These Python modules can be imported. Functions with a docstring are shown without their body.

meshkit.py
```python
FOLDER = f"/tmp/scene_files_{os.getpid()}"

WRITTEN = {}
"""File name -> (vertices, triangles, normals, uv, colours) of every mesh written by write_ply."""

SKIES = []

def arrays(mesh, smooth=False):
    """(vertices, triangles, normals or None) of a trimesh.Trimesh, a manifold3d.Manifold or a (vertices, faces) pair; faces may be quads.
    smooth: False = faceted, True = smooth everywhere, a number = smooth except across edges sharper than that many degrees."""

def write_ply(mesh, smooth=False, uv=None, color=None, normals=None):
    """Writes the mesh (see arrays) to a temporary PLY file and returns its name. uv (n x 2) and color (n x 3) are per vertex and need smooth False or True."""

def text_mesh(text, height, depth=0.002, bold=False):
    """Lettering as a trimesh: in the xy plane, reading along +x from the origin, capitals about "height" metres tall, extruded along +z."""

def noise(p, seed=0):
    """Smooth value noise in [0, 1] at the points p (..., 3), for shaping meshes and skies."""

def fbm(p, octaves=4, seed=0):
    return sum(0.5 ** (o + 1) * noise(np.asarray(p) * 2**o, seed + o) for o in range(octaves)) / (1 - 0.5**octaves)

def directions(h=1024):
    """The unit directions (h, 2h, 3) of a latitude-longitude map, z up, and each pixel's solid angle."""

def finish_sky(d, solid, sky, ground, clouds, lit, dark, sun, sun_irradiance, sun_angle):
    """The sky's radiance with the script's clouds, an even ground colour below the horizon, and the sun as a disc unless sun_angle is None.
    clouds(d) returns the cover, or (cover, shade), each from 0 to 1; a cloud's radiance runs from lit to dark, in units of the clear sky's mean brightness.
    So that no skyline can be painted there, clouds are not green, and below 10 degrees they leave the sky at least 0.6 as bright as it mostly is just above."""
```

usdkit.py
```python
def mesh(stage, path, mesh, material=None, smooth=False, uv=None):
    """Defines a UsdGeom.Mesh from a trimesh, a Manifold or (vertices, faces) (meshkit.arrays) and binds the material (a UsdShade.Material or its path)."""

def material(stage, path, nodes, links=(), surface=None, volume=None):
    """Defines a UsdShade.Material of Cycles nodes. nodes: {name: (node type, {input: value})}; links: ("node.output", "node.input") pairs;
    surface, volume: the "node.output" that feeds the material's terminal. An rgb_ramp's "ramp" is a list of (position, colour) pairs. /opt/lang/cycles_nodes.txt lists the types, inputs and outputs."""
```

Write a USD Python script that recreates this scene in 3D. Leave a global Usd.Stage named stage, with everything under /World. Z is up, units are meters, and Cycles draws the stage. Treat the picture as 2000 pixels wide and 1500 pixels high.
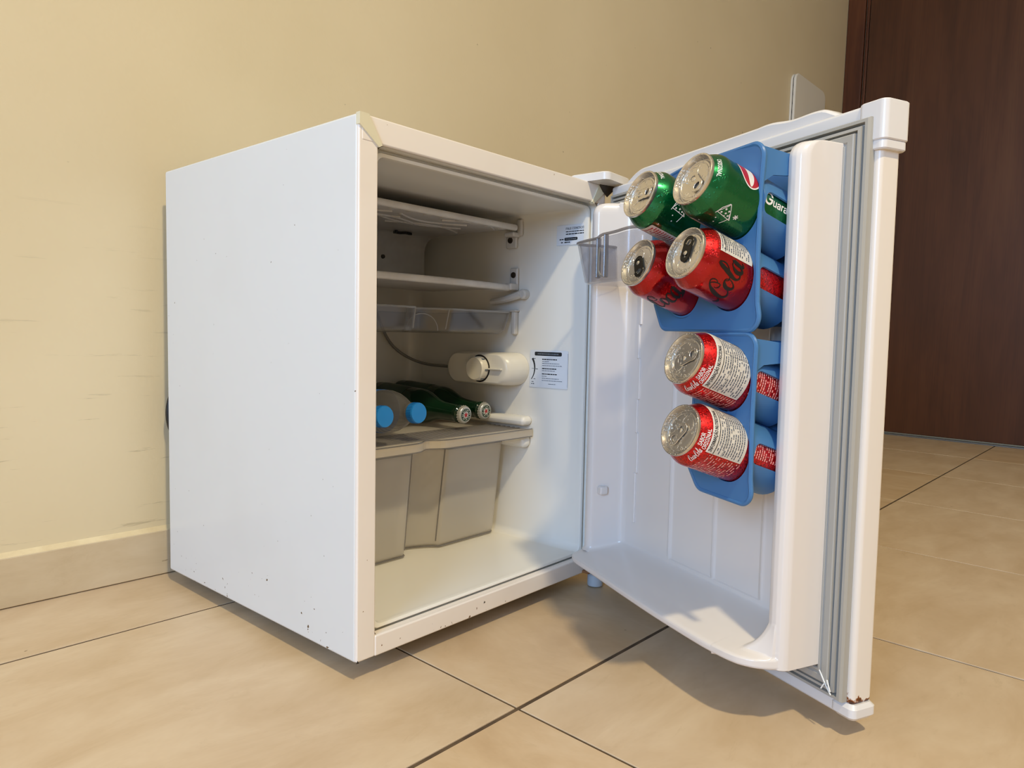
import math, random
import numpy as np, trimesh, shapely
from shapely.geometry import Polygon, LineString, Point, box as sbox
from shapely import affinity
from shapely.ops import unary_union
import meshkit, usdkit
from pxr import Usd, UsdGeom, UsdLux, Gf, Sdf, UsdShade

random.seed(7)
rng = np.random.default_rng(7)
stage = Usd.Stage.CreateInMemory()
UsdGeom.Xform.Define(stage, '/World')
stage.SetDefaultPrim(stage.GetPrimAtPath('/World'))
PI = math.pi


def lin(h):
    c = np.array([int(h[i:i + 2], 16) for i in (0, 2, 4)]) / 255.0
    return tuple(float(x) for x in np.where(c <= 0.04045, c / 12.92, ((c + 0.055) / 1.055) ** 2.4))


# ------------------------------------------------------------------ camera, lights, exposure
CAM_POS = np.array([-0.48963, -0.64878, 0.40913])
YAW, PITCH, ROLL, F_PX = 0.85521, -0.07235, 0.03018, 1405.73
EXPOSURE = 0.0
fwd = np.array([math.sin(YAW) * math.cos(PITCH), math.cos(YAW) * math.cos(PITCH), math.sin(PITCH)])
rt0 = np.array([math.cos(YAW), -math.sin(YAW), 0.0])
up0 = np.cross(rt0, fwd)
rt = rt0 * math.cos(ROLL) + up0 * math.sin(ROLL)
up = -rt0 * math.sin(ROLL) + up0 * math.cos(ROLL)
cam = UsdGeom.Camera.Define(stage, '/World/Camera')
m4 = np.eye(4)
m4[0, :3], m4[1, :3], m4[2, :3], m4[3, :3] = rt, up, -fwd, CAM_POS
cam.AddTransformOp().Set(Gf.Matrix4d(m4.tolist()))
cam.CreateHorizontalApertureAttr(36.0)
cam.CreateVerticalApertureAttr(27.0)
cam.CreateFocalLengthAttr(F_PX / 2000 * 36.0)
cam.CreateClippingRangeAttr(Gf.Vec2f(0.02, 100))
cam.CreateFStopAttr(0.0)
cam.CreateExposureAttr(EXPOSURE)

ROOM = -0.0205          # the room is turned a little against the refrigerator
YW = 0.5195             # front of the skirting, room frame
YWALL = 0.529
XR = 3.0646             # side wall with the wooden door
XL, YF, ZC = -3.6, -4.4, 2.7

# warm ceiling downlight
lamp = UsdLux.DiskLight.Define(stage, '/World/CeilingLampLight')
lamp.CreateRadiusAttr(0.075)
lamp.CreateIntensityAttr(1090.0)
lamp.CreateColorAttr(Gf.Vec3f(1.0, 0.85, 0.545))
lamp.AddTranslateOp().Set(Gf.Vec3d(-0.62, -1.50, 2.66))
# cool daylight through the window of the left wall
win = UsdLux.RectLight.Define(stage, '/World/WindowDaylight')
win.CreateWidthAttr(1.5)
win.CreateHeightAttr(1.4)
win.CreateIntensityAttr(17.0)
win.CreateColorAttr(Gf.Vec3f(0.345, 0.585, 1.0))
win.AddTranslateOp().Set(Gf.Vec3d(XL + 0.06, -1.25, 1.45))
win.AddRotateYOp().Set(-90.0)


# ------------------------------------------------------------------ prim helpers
names = {}


def unique(parent, name):
    k = (parent, name)
    n = names.get(k, 0)
    names[k] = n + 1
    return f'{parent}/{name}' if n == 0 else f'{parent}/{name}_{n:03d}'


def tag(prim, label=None, cat=None, group=None, kind=None):
    for k, v in (('label', label), ('category', cat), ('group', group), ('kind', kind)):
        if v:
            prim.SetCustomDataByKey(k, v)
    return prim


def xf(name, label=None, cat=None, mat=None, group=None, kind=None):
    path = unique('/World', name)
    x = UsdGeom.Xform.Define(stage, path)
    if mat is not None:
        x.AddTransformOp().Set(Gf.Matrix4d(np.asarray(mat).T.tolist()))
    tag(x.GetPrim(), label, cat, group, kind)
    return path


def obj(name, mesh, mat, parent='/World', smooth=35, label=None, kind=None):
    if isinstance(mesh, list):
        mesh = trimesh.util.concatenate(mesh)
    path = unique(parent, name)
    usdkit.mesh(stage, path, mesh, mat, smooth)
    p = stage.GetPrimAtPath(path)
    if label:
        p.SetCustomDataByKey('label', label)
    if kind:
        p.SetCustomDataByKey('kind', kind)
    return path


# ------------------------------------------------------------------ mesh helpers
def octs(r, k=3):
    a = np.linspace(0, PI / 2, k + 1)
    pts = []
    for t in a:
        for s in a:
            pts.append((math.sin(t) * math.cos(s), math.sin(t) * math.sin(s), math.cos(t)))
    return np.unique(np.round(np.array(pts), 9), axis=0) * r


def rbox(lo, hi, r=0.002, k=3):
    lo, hi = np.minimum(lo, hi).astype(float), np.maximum(lo, hi).astype(float)
    r = min(r, 0.499 * float((hi - lo).min()))
    o = octs(r, k)
    pts = []
    for sx in (0, 1):
        for sy in (0, 1):
            for sz in (0, 1):
                c = np.array([hi[0] - r if sx else lo[0] + r, hi[1] - r if sy else lo[1] + r, hi[2] - r if sz else lo[2] + r])
                pts.append(c + o * np.array([1 if sx else -1, 1 if sy else -1, 1 if sz else -1]))
    return trimesh.Trimesh(np.vstack(pts), process=False).convex_hull


def bx(lo, hi):
    lo, hi = np.array(lo, float), np.array(hi, float)
    return trimesh.creation.box(hi - lo, trimesh.transformations.translation_matrix((lo + hi) / 2))


def hull(pts):
    return trimesh.Trimesh(np.asarray(pts, float), process=False).convex_hull


def grid(P, closed_u=False, closed_v=False, flip=False):
    """P: (n, m, 3) points to a quad grid."""
    n, m = P.shape[:2]
    i = np.arange(n if closed_u else n - 1)
    j = np.arange(m if closed_v else m - 1)
    I, J = np.meshgrid(i, j, indexing='ij')
    a, b = I * m + J, ((I + 1) % n) * m + J
    c, d = ((I + 1) % n) * m + (J + 1) % m, I * m + (J + 1) % m
    q = np.stack([a, b, c, d], -1).reshape(-1, 4)
    if flip:
        q = q[:, ::-1]
    return trimesh.Trimesh(P.reshape(-1, 3), np.vstack([q[:, [0, 1, 2]], q[:, [0, 2, 3]]]), process=False)


def lathe(prof, n=48, a0=0.0):
    """prof: (r, z) from bottom to top; closed solid of revolution about z."""
    prof = np.array(prof, float)
    t = np.linspace(0, 2 * PI, n, endpoint=False) + a0
    P = np.stack([np.outer(np.cos(t), prof[:, 0]), np.outer(np.sin(t), prof[:, 0]), np.broadcast_to(prof[:, 1], (n, len(prof)))], -1)
    return grid(P, closed_u=True)


def tube(path, r, n=10, caps=True, closed=False):
    path = np.array(path, float)
    k = len(path)
    T = np.gradient(path, axis=0) if not closed else np.roll(path, -1, 0) - np.roll(path, 1, 0)
    T /= np.linalg.norm(T, axis=1)[:, None]
    ref = np.array([0, 0, 1.0]) if abs(T[0][2]) < 0.9 else np.array([1.0, 0, 0])
    N = np.cross(T[0], ref)
    N /= np.linalg.norm(N)
    rr = np.broadcast_to(r, k)
    P = []
    for i in range(k):
        N = N - T[i] * (N @ T[i])
        N /= np.linalg.norm(N)
        B = np.cross(T[i], N)
        t = np.linspace(0, 2 * PI, n, endpoint=False)
        P.append(path[i] + rr[i] * (np.outer(np.cos(t), N) + np.outer(np.sin(t), B)))
    m = grid(np.array(P), closed_u=closed, closed_v=True)
    if caps and not closed:
        c0, c1 = hull(np.vstack([P[0], [path[0] - T[0] * rr[0] * .3]])), hull(np.vstack([P[-1], [path[-1] + T[-1] * rr[-1] * .3]]))
        return trimesh.util.concatenate([m, c0, c1])
    return m


def tmat(o, ex, ey, ez=None):
    ex, ey = np.array(ex, float), np.array(ey, float)
    ez = np.cross(ex, ey) if ez is None else np.array(ez, float)
    m = np.eye(4)
    m[:3, 0], m[:3, 1], m[:3, 2], m[:3, 3] = ex, ey, ez, o
    return m


def at(mesh, m):
    mesh = mesh.copy()
    mesh.apply_transform(m)
    return mesh


def extr(poly, h, m=None):
    gs = [g for g in getattr(poly, 'geoms', [poly]) if g.area > 1e-12]
    e = trimesh.util.concatenate([trimesh.creation.extrude_polygon(g, h, engine='earcut') for g in gs])
    return at(e, m) if m is not None else e


def rrect(w, h, r, n=8):
    """rounded rectangle outline, counter-clockwise, centred."""
    pts = []
    for cx, cy, a in ((w / 2 - r, h / 2 - r, 0), (-w / 2 + r, h / 2 - r, PI / 2), (-w / 2 + r, -h / 2 + r, PI), (w / 2 - r, -h / 2 + r, 1.5 * PI)):
        for t in np.linspace(a, a + PI / 2, n):
            pts.append((cx + r * math.cos(t), cy + r * math.sin(t)))
    return np.array(pts)


def sub(mesh, e):
    v, f = trimesh.remesh.subdivide_to_size(mesh.vertices, mesh.faces, e, max_iter=12)
    return trimesh.Trimesh(v, f, process=False)


def rotx(a):
    c, s = math.cos(a), math.sin(a)
    m = np.eye(4)
    m[1:3, 1:3] = [[c, -s], [s, c]]
    return m


def roty(a):
    c, s = math.cos(a), math.sin(a)
    m = np.eye(4)
    m[0, 0], m[0, 2], m[2, 0], m[2, 2] = c, s, -s, c
    return m


def rotz(a):
    c, s = math.cos(a), math.sin(a)
    m = np.eye(4)
    m[:2, :2] = [[c, -s], [s, c]]
    return m


def trans(x, y, z):
    m = np.eye(4)
    m[:3, 3] = (x, y, z)
    return m


def smooth_pts(pts, n):
    """Catmull-Rom through pts."""
    from scipy.interpolate import CubicSpline
    pts = np.array(pts, float)
    d = np.r_[0, np.cumsum(np.linalg.norm(np.diff(pts, axis=0), axis=1))]
    return CubicSpline(d, pts)(np.linspace(0, d[-1], n))


# ------------------------------------------------------------------ materials
def M(name, nodes, links, surface):
    return usdkit.material(stage, '/World/Looks/' + name, nodes, links, surface)


def plain(name, col, rough=0.5, **kw):
    if isinstance(col, str):
        col = lin(col)
    return M(name, {'p': ('principled_bsdf', {'base_color': col, 'roughness': rough, **kw})}, [], 'p.BSDF')


def mottled(name, c1, c2, scale, rough=0.4, lo=0.35, hi=0.65, detail=6, bump=0.0, bscale=60, bdist=0.001, vscale=(1, 1, 1), **kw):
    n = {'g': ('texture_coordinate', {}), 'mp': ('mapping', {'scale': vscale}),
         'n': ('noise_texture', {'scale': scale, 'detail': detail, 'roughness': 0.6}),
         'r': ('rgb_ramp', {'ramp': [(lo, lin(c1)), (hi, lin(c2))]}),
         'p': ('principled_bsdf', {'roughness': rough, **kw})}
    l = [('g.object', 'mp.vector'), ('mp.vector', 'n.vector'), ('n.fac', 'r.fac'), ('r.color', 'p.base_color')]
    if bump:
        n['bn'] = ('noise_texture', {'scale': bscale, 'detail': 4})
        n['b'] = ('bump', {'strength': bump, 'distance': bdist})
        l += [('g.object', 'bn.vector'), ('bn.fac', 'b.height'), ('b.normal', 'p.normal')]
    return M(name, n, l, 'p.BSDF')


def clear(name, tint, haze_col, haze, rough=0.12, gloss=0.55):
    """thin clear plastic: see-through, a little haze, more mirror at grazing angles."""
    return M(name, {
        't': ('transparent_bsdf', {'color': tint}),
        'd1': ('diffuse_bsdf', {'color': haze_col}), 'd2': ('translucent_bsdf', {'color': haze_col}), 'd': ('mix_closure', {'fac': 0.5}),
        'gl': ('glossy_bsdf', {'color': (1, 1, 1), 'roughness': rough}),
        'lw': ('layer_weight', {'blend': 0.5}),
        'pw': ('math', {'math_type': 'power', 'value2': 3.0}),
        'ml': ('math', {'math_type': 'multiply_add', 'value2': gloss, 'value3': 0.035}),
        'm1': ('mix_closure', {'fac': haze}),
        'm2': ('mix_closure', {})},
        [('d1.BSDF', 'd.closure1'), ('d2.BSDF', 'd.closure2'), ('t.BSDF', 'm1.closure1'), ('d.closure', 'm1.closure2'), ('lw.facing', 'pw.value1'), ('pw.value', 'ml.value1'), ('ml.value', 'm2.fac'),
         ('m1.closure', 'm2.closure1'), ('gl.BSDF', 'm2.closure2')], 'm2.closure')


def wall_paint(name):
    return M(name, {
        'g': ('geometry', {}),
        'n1': ('noise_texture', {'scale': 1.7, 'detail': 5, 'roughness': 0.55}),
        'r1': ('rgb_ramp', {'ramp': [(0.3, lin('dac9a5')), (0.7, lin('e2d2b0'))]}),
        # faint horizontal scuffs low on the wall
        'mp': ('mapping', {'scale': (7.0, 7.0, 95.0)}),
        'n2': ('noise_texture', {'scale': 1.0, 'detail': 8, 'roughness': 0.65}),
        'r2': ('rgb_ramp', {'ramp': [(0.625, (0, 0, 0)), (0.68, (1, 1, 1))]}),
        'sep': ('separate_xyz', {}),
        'zr': ('map_range', {'from_min': 0.62, 'from_max': 0.25, 'to_min': 0.0, 'to_max': 0.36, 'clamp': True}),
        'mu': ('math', {'math_type': 'multiply'}),
        # small dark specks
        'n3': ('noise_texture', {'scale': 38.0, 'detail': 2}),
        'r3': ('rgb_ramp', {'ramp': [(0.775, (0, 0, 0)), (0.80, (0.6, 0.6, 0.6))]}),
        'mx': ('mix', {'color2': lin('8d7f63')}),
        'mx2': ('mix', {'color2': lin('6d6048')}),
        'bn': ('noise_texture', {'scale': 130.0, 'detail': 3}),
        'b': ('bump', {'strength': 0.10, 'distance': 0.002}),
        'p': ('principled_bsdf', {'roughness': 0.55, 'specular_ior_level': 0.3})},
        [('g.position', 'n1.vector'), ('n1.fac', 'r1.fac'), ('g.position', 'mp.vector'), ('mp.vector', 'n2.vector'), ('n2.fac', 'r2.fac'),
         ('g.position', 'sep.vector'), ('sep.z', 'zr.value'), ('zr.result', 'mu.value1'), ('r2.color', 'mu.value2'), ('mu.value', 'mx.fac'), ('r1.color', 'mx.color1'),
         ('g.position', 'n3.vector'), ('n3.fac', 'r3.fac'), ('r3.color', 'mx2.fac'), ('mx.color', 'mx2.color1'),
         ('mx2.color', 'p.base_color'), ('g.position', 'bn.vector'), ('bn.fac', 'b.height'), ('b.normal', 'p.normal')], 'p.BSDF')


def tile_stone(name, c0, c1, c2, vs):
    return M(name, {
        'g': ('geometry', {}), 'oi': ('object_info', {}),
        'off': ('vector_math', {'math_type': 'add'}), 'cx': ('combine_xyz', {}), 'k': ('math', {'math_type': 'multiply', 'value2': 19.0}),
        'mp': ('mapping', {'scale': vs, 'rotation': (0, 0, 0.35)}),
        'n1': ('noise_texture', {'scale': 5.5, 'detail': 10, 'roughness': 0.66, 'distortion': 0.35}),
        'r1': ('rgb_ramp', {'ramp': [(0.30, lin(c0)), (0.50, lin(c1)), (0.72, lin(c2))]}),
        'n2': ('noise_texture', {'scale': 16.0, 'detail': 8, 'roughness': 0.72, 'distortion': 0.8}),
        'r2': ('rgb_ramp', {'ramp': [(0.58, (0, 0, 0)), (0.76, (0.38, 0.38, 0.38))]}),
        'mx': ('mix', {'color2': lin('b39a76')}),
        'n3': ('noise_texture', {'scale': 55.0, 'detail': 1}),
        'r3': ('rgb_ramp', {'ramp': [(0.80, (0, 0, 0)), (0.82, (0.6, 0.6, 0.6))]}),
        'mx3': ('mix', {'color2': lin('7d6446')}),
        'nb': ('noise_texture', {'scale': 7.0, 'detail': 3}), 'b': ('bump', {'strength': 0.12, 'distance': 0.004}),
        'p': ('principled_bsdf', {'roughness': 0.42, 'specular_ior_level': 0.45})},
        [('oi.random', 'k.value1'), ('k.value', 'cx.x'), ('k.value', 'cx.y'), ('g.position', 'off.vector1'), ('cx.vector', 'off.vector2'), ('off.vector', 'mp.vector'),
         ('mp.vector', 'n1.vector'), ('n1.fac', 'r1.fac'), ('mp.vector', 'n2.vector'), ('n2.fac', 'r2.fac'), ('r2.color', 'mx.fac'), ('r1.color', 'mx.color1'),
         ('g.position', 'n3.vector'), ('n3.fac', 'r3.fac'), ('r3.color', 'mx3.fac'), ('mx.color', 'mx3.color1'), ('mx3.color', 'p.base_color'),
         ('g.position', 'nb.vector'), ('nb.fac', 'b.height'), ('b.normal', 'p.normal')], 'p.BSDF')


def wood(name, c0, c1, c2):
    return M(name, {
        'g': ('geometry', {}), 'mp': ('mapping', {'scale': (5.0, 5.0, 0.7)}),
        'n': ('noise_texture', {'scale': 1.6, 'detail': 9, 'roughness': 0.62, 'distortion': 0.5}),
        'r': ('rgb_ramp', {'ramp': [(0.3, lin(c0)), (0.52, lin(c1)), (0.75, lin(c2))]}),
        'mp2': ('mapping', {'scale': (160.0, 160.0, 3.0)}), 'n2': ('noise_texture', {'scale': 1.0, 'detail': 4}),
        'r2': ('rgb_ramp', {'ramp': [(0.45, (1, 1, 1)), (0.75, (0.86, 0.86, 0.86))]}),
        'm': ('mix', {'mix_type': 'multiply', 'fac': 1.0}),
        'p': ('principled_bsdf', {'roughness': 0.45, 'specular_ior_level': 0.3})},
        [('g.position', 'mp.vector'), ('mp.vector', 'n.vector'), ('n.fac', 'r.fac'), ('g.position', 'mp2.vector'), ('mp2.vector', 'n2.vector'), ('n2.fac', 'r2.fac'),
         ('r.color', 'm.color1'), ('r2.color', 'm.color2'), ('m.color', 'p.base_color')], 'p.BSDF')


def enamel(name, base, speck, low, z_lo, z_hi, rough=0.28):
    """white paint with rust specks that thicken towards the bottom edge and a few stray marks above."""
    return M(name, {
        'g': ('texture_coordinate', {}), 'sep': ('separate_xyz', {}),
        'zr': ('map_range', {'from_min': z_hi, 'from_max': z_lo, 'to_min': 0.0, 'to_max': 1.0, 'clamp': True}),
        'n': ('noise_texture', {'scale': 150.0, 'detail': 2, 'roughness': 0.5}),
        'th': ('math', {'math_type': 'multiply_add', 'value2': 0.115}),
        'r': ('rgb_ramp', {'ramp': [(0.765, (0, 0, 0)), (0.785, (1, 1, 1))]}),
        'lp': ('noise_texture', {'scale': 16.0, 'detail': 3}),
        'lr': ('rgb_ramp', {'ramp': [(0.45, (0.0, 0.0, 0.0)), (0.62, (1, 1, 1))]}),
        'zp': ('math', {'math_type': 'multiply'}),
        'm': ('mix', {'color1': lin(base), 'color2': lin(speck)}),
        'n2': ('noise_texture', {'scale': 6.0, 'detail': 6}), 'r2': ('rgb_ramp', {'ramp': [(0.5, (0, 0, 0)), (0.8, (0.35, 0.35, 0.35))]}),
        'm2': ('mix', {'color1': lin(base), 'color2': lin(low)}),
        'p': ('principled_bsdf', {'roughness': rough, 'coat_weight': 0.25, 'coat_roughness': 0.12})},
        [('g.object', 'sep.vector'), ('sep.z', 'zr.value'), ('g.object', 'n.vector'), ('g.object', 'lp.vector'), ('lp.fac', 'lr.fac'), ('lr.color', 'zp.value1'), ('zr.result', 'zp.value2'),
         ('zp.value', 'th.value1'), ('n.fac', 'th.value3'), ('th.value', 'r.fac'), ('r.color', 'm.fac'),
         ('g.object', 'n2.vector'), ('n2.fac', 'r2.fac'), ('r2.color', 'm2.fac'), ('m2.color', 'm.color1'), ('m.color', 'p.base_color')], 'p.BSDF')


def can_paint(name, col, rough=0.3, drops=0.5, glitter=0.0, metallic=0.75):
    n = {'g': ('texture_coordinate', {}),
         'v': ('voronoi_texture', {'scale': 330.0, 'randomness': 1.0}), 'r': ('rgb_ramp', {'ramp': [(0.0, (1, 1, 1)), (0.38, (0.25, 0.25, 0.25)), (0.42, (0, 0, 0))]}),
         'nz': ('noise_texture', {'scale': 60.0, 'detail': 2}), 'gt': ('math', {'math_type': 'greater_than', 'value2': 0.47}), 'ml': ('math', {'math_type': 'multiply'}),
         'b': ('bump', {'strength': drops, 'distance': 0.0006}),
         'p': ('principled_bsdf', {'base_color': lin(col), 'metallic': metallic, 'roughness': rough, 'coat_weight': 0.5, 'coat_roughness': 0.08})}
    l = [('g.object', 'v.vector'), ('v.distance', 'r.fac'), ('g.object', 'nz.vector'), ('nz.fac', 'gt.value1'), ('gt.value', 'ml.value1'), ('r.color', 'ml.value2'), ('ml.value', 'b.height'), ('b.normal', 'p.normal')]
    if glitter:
        n['v2'] = ('voronoi_texture', {'scale': 900.0})
        n['hs'] = ('hsv', {'color': lin(col)})
        n['mr'] = ('map_range', {'from_min': 0.0, 'from_max': 1.0, 'to_min': 1.0 - glitter, 'to_max': 1.0 + glitter})
        n['bw'] = ('rgb_to_bw', {})
        l += [('g.object', 'v2.vector'), ('v2.color', 'bw.color'), ('bw.val', 'mr.value'), ('mr.result', 'hs.value'), ('hs.color', 'p.base_color')]
    return M(name, n, l, 'p.BSDF')


W_ = {}
W_['wall'] = wall_paint('cream_wall')
W_['tile0'] = tile_stone('stone_tile', 'c2a886', 'cdb596', 'd8c3a6', (1.0, 2.2, 1.0))
W_['tile1'] = tile_stone('stone_tile_warm', 'c1a480', 'cdb28f', 'd7c0a1', (2.0, 1.0, 1.0))
W_['skirt'] = tile_stone('skirting_stone', 'bfa988', 'ccb898', 'd6c4a7', (1.0, 1.0, 2.4))
W_['grout'] = mottled('grout', '4a3a2a', '63503a', 40, 0.9)
W_['cement'] = mottled('cement_bead', 'd8c39a', 'e6d4ad', 20, 0.8)
W_['ceil'] = plain('white_ceiling', 'e9e2d2', 0.8)
W_['wood'] = wood('dark_wood', '492a13', '58341b', '633e23')
W_['frame'] = wood('frame_wood', '4a2714', '653a20', '7a4a2c')
W_['metal_dark'] = plain('threshold_strip', '7d8184', 0.4, metallic=0.6)
W_['white_box'] = plain('white_plastic_box', 'ece7da', 0.3)
W_['dark'] = plain('dark_gap', '17130f', 0.7)
W_['case'] = enamel('white_enamel', 'e2e2df', '5f4a33', 'd9d8d2', 0.03, 0.16)
W_['flange'] = enamel('flange_enamel', 'f3e9df', '7a5a3a', 'e6d6c4', 0.03, 0.046, 0.35)
W_['yellow'] = plain('yellowed_plastic', 'e2d9bb', 0.4)
W_['liner'] = plain('white_liner', 'f0ebe0', 0.28, coat_weight=0.2, coat_roughness=0.1)
W_['abs'] = plain('door_liner_plastic', 'e4dbd3', 0.22, coat_weight=0.3, coat_roughness=0.08)
W_['gasket'] = plain('grey_rubber', 'a9a49a', 0.5)
W_['trim'] = plain('trim_plastic', 'e2ddd9', 0.28)
W_['strip'] = M('door_enamel', {
    'g': ('texture_coordinate', {}), 'sep': ('separate_xyz', {}),
    'zr': ('map_range', {'from_min': 0.047, 'from_max': 0.031, 'to_min': 0.0, 'to_max': 0.42, 'clamp': True}),
    'n': ('noise_texture', {'scale': 130.0, 'detail': 5}), 'ad': ('math', {'math_type': 'add'}),
    'r': ('rgb_ramp', {'ramp': [(0.80, lin('e8ddd0')), (0.86, lin('8a4a16')), (0.97, lin('4b220a'))]}),
    'p': ('principled_bsdf', {'roughness': 0.32})},
    [('g.object', 'sep.vector'), ('sep.z', 'zr.value'), ('g.object', 'n.vector'), ('zr.result', 'ad.value1'), ('n.fac', 'ad.value2'), ('ad.value', 'r.fac'), ('r.color', 'p.base_color')], 'p.BSDF')
W_['evap'] = mottled('evaporator_white', 'cfc9c2', 'dedad4', 20, 0.45)
W_['clip'] = plain('translucent_clip', 'cfcac2', 0.3)
W_['screw'] = plain('dark_screw_and_gap_shade', '4b4238', 0.4, metallic=0.7)
W_['black'] = plain('black_rubber', '141312', 0.5)
W_['dial'] = plain('cream_plastic', 'e9e2d2', 0.3)
W_['dialdark'] = plain('dial_gap', '1a1510', 0.6)
W_['print'] = plain('black_print', '24272b', 0.6)
W_['printgrey'] = plain('grey_print', '6f767e', 0.7)
W_['paper'] = plain('sticker_film', 'dfe3e8', 0.4)
W_['printwhite'] = plain('white_print', 'eeeeea', 0.45)
W_['foot'] = plain('foot_plastic', 'b9bcbe', 0.4)
W_['tubegrey'] = plain('tube_grey', '8a857c', 0.45)
W_['clear'] = clear('clear_plastic', (0.93, 0.92, 0.91), lin('c9c6c2'), 0.10)
W_['frost'] = clear('frosted_plastic', (0.98, 0.965, 0.94), lin('faf4ea'), 0.58, 0.2, 0.25)
W_['binclear'] = clear('bin_plastic', (0.90, 0.90, 0.92), lin('d0d0d6'), 0.12)
W_['edge'] = clear('plastic_edge', (0.62, 0.60, 0.60), lin('b8b4b0'), 0.35)
W_['edge_light'] = clear('plastic_edge_light', (0.85, 0.85, 0.85), lin('d8d8d8'), 0.5)
W_['pet'] = clear('water_bottle_plastic', (0.84, 0.84, 0.84), lin('b9b4ad'), 0.28, 0.1, 0.6)
W_['blue_cap'] = plain('blue_cap', '2387da', 0.35)
W_['blue_label'] = plain('blue_label', '2f62a8', 0.4)
W_['glass'] = plain('green_glass', (0.006, 0.035, 0.014), 0.08, transmission_weight=0.25, ior=1.5)
W_['crown'] = plain('crown_silver', 'c9c9c4', 0.3, metallic=0.5)
W_['crown_green'] = plain('crown_green', '1d3a2a', 0.4)
W_['crown_red'] = plain('crown_red', 'b5222b', 0.4)
W_['holder'] = M('blue_silicone', {
    'p': ('principled_bsdf', {'base_color': lin('5085b8'), 'roughness': 0.38}), 't': ('translucent_bsdf', {'color': lin('4f94da')}),
    'm': ('mix_closure', {'fac': 0.22})}, [('p.BSDF', 'm.closure1'), ('t.BSDF', 'm.closure2')], 'm.closure')
W_['alu'] = can_paint('can_aluminium', 'd6d0c6', 0.30, 0.8, metallic=0.92)
W_['green'] = can_paint('green_can', '066a3a', 0.24, 0.5, metallic=0.75)
W_['green_dark'] = can_paint('green_can_dark', '0b4a30', 0.28, 0.2, metallic=0.6)
W_['red'] = can_paint('red_can', 'ad0c12', 0.25, 0.4, metallic=0.75)
W_['redglit'] = can_paint('red_bubbles_can', 'bd1016', 0.34, 0.8, 0.7, metallic=0.75)
W_['ink_black'] = plain('can_black_ink', '0c0809', 0.45)
W_['ink_white'] = plain('can_white_ink', 'e6e0d8', 0.4)
W_['ink_panel'] = mottled('can_panel_ink', 'cfc6b8', 'ddd6ca', 300, 0.4)
W_['ink_grey'] = plain('can_grey_ink', '5b5f68', 0.5)
W_['ink_pink'] = plain('can_pink_ink', 'e79a92', 0.4)
W_['ink_red'] = plain('can_red_ink', 'b01e2a', 0.4)
W_['tab_black'] = plain('black_tab', '15130f', 0.3, metallic=0.5)

# ------------------------------------------------------------------ the room
RM = rotz(ROOM)


def room(mesh):
    return at(mesh, RM)


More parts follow.
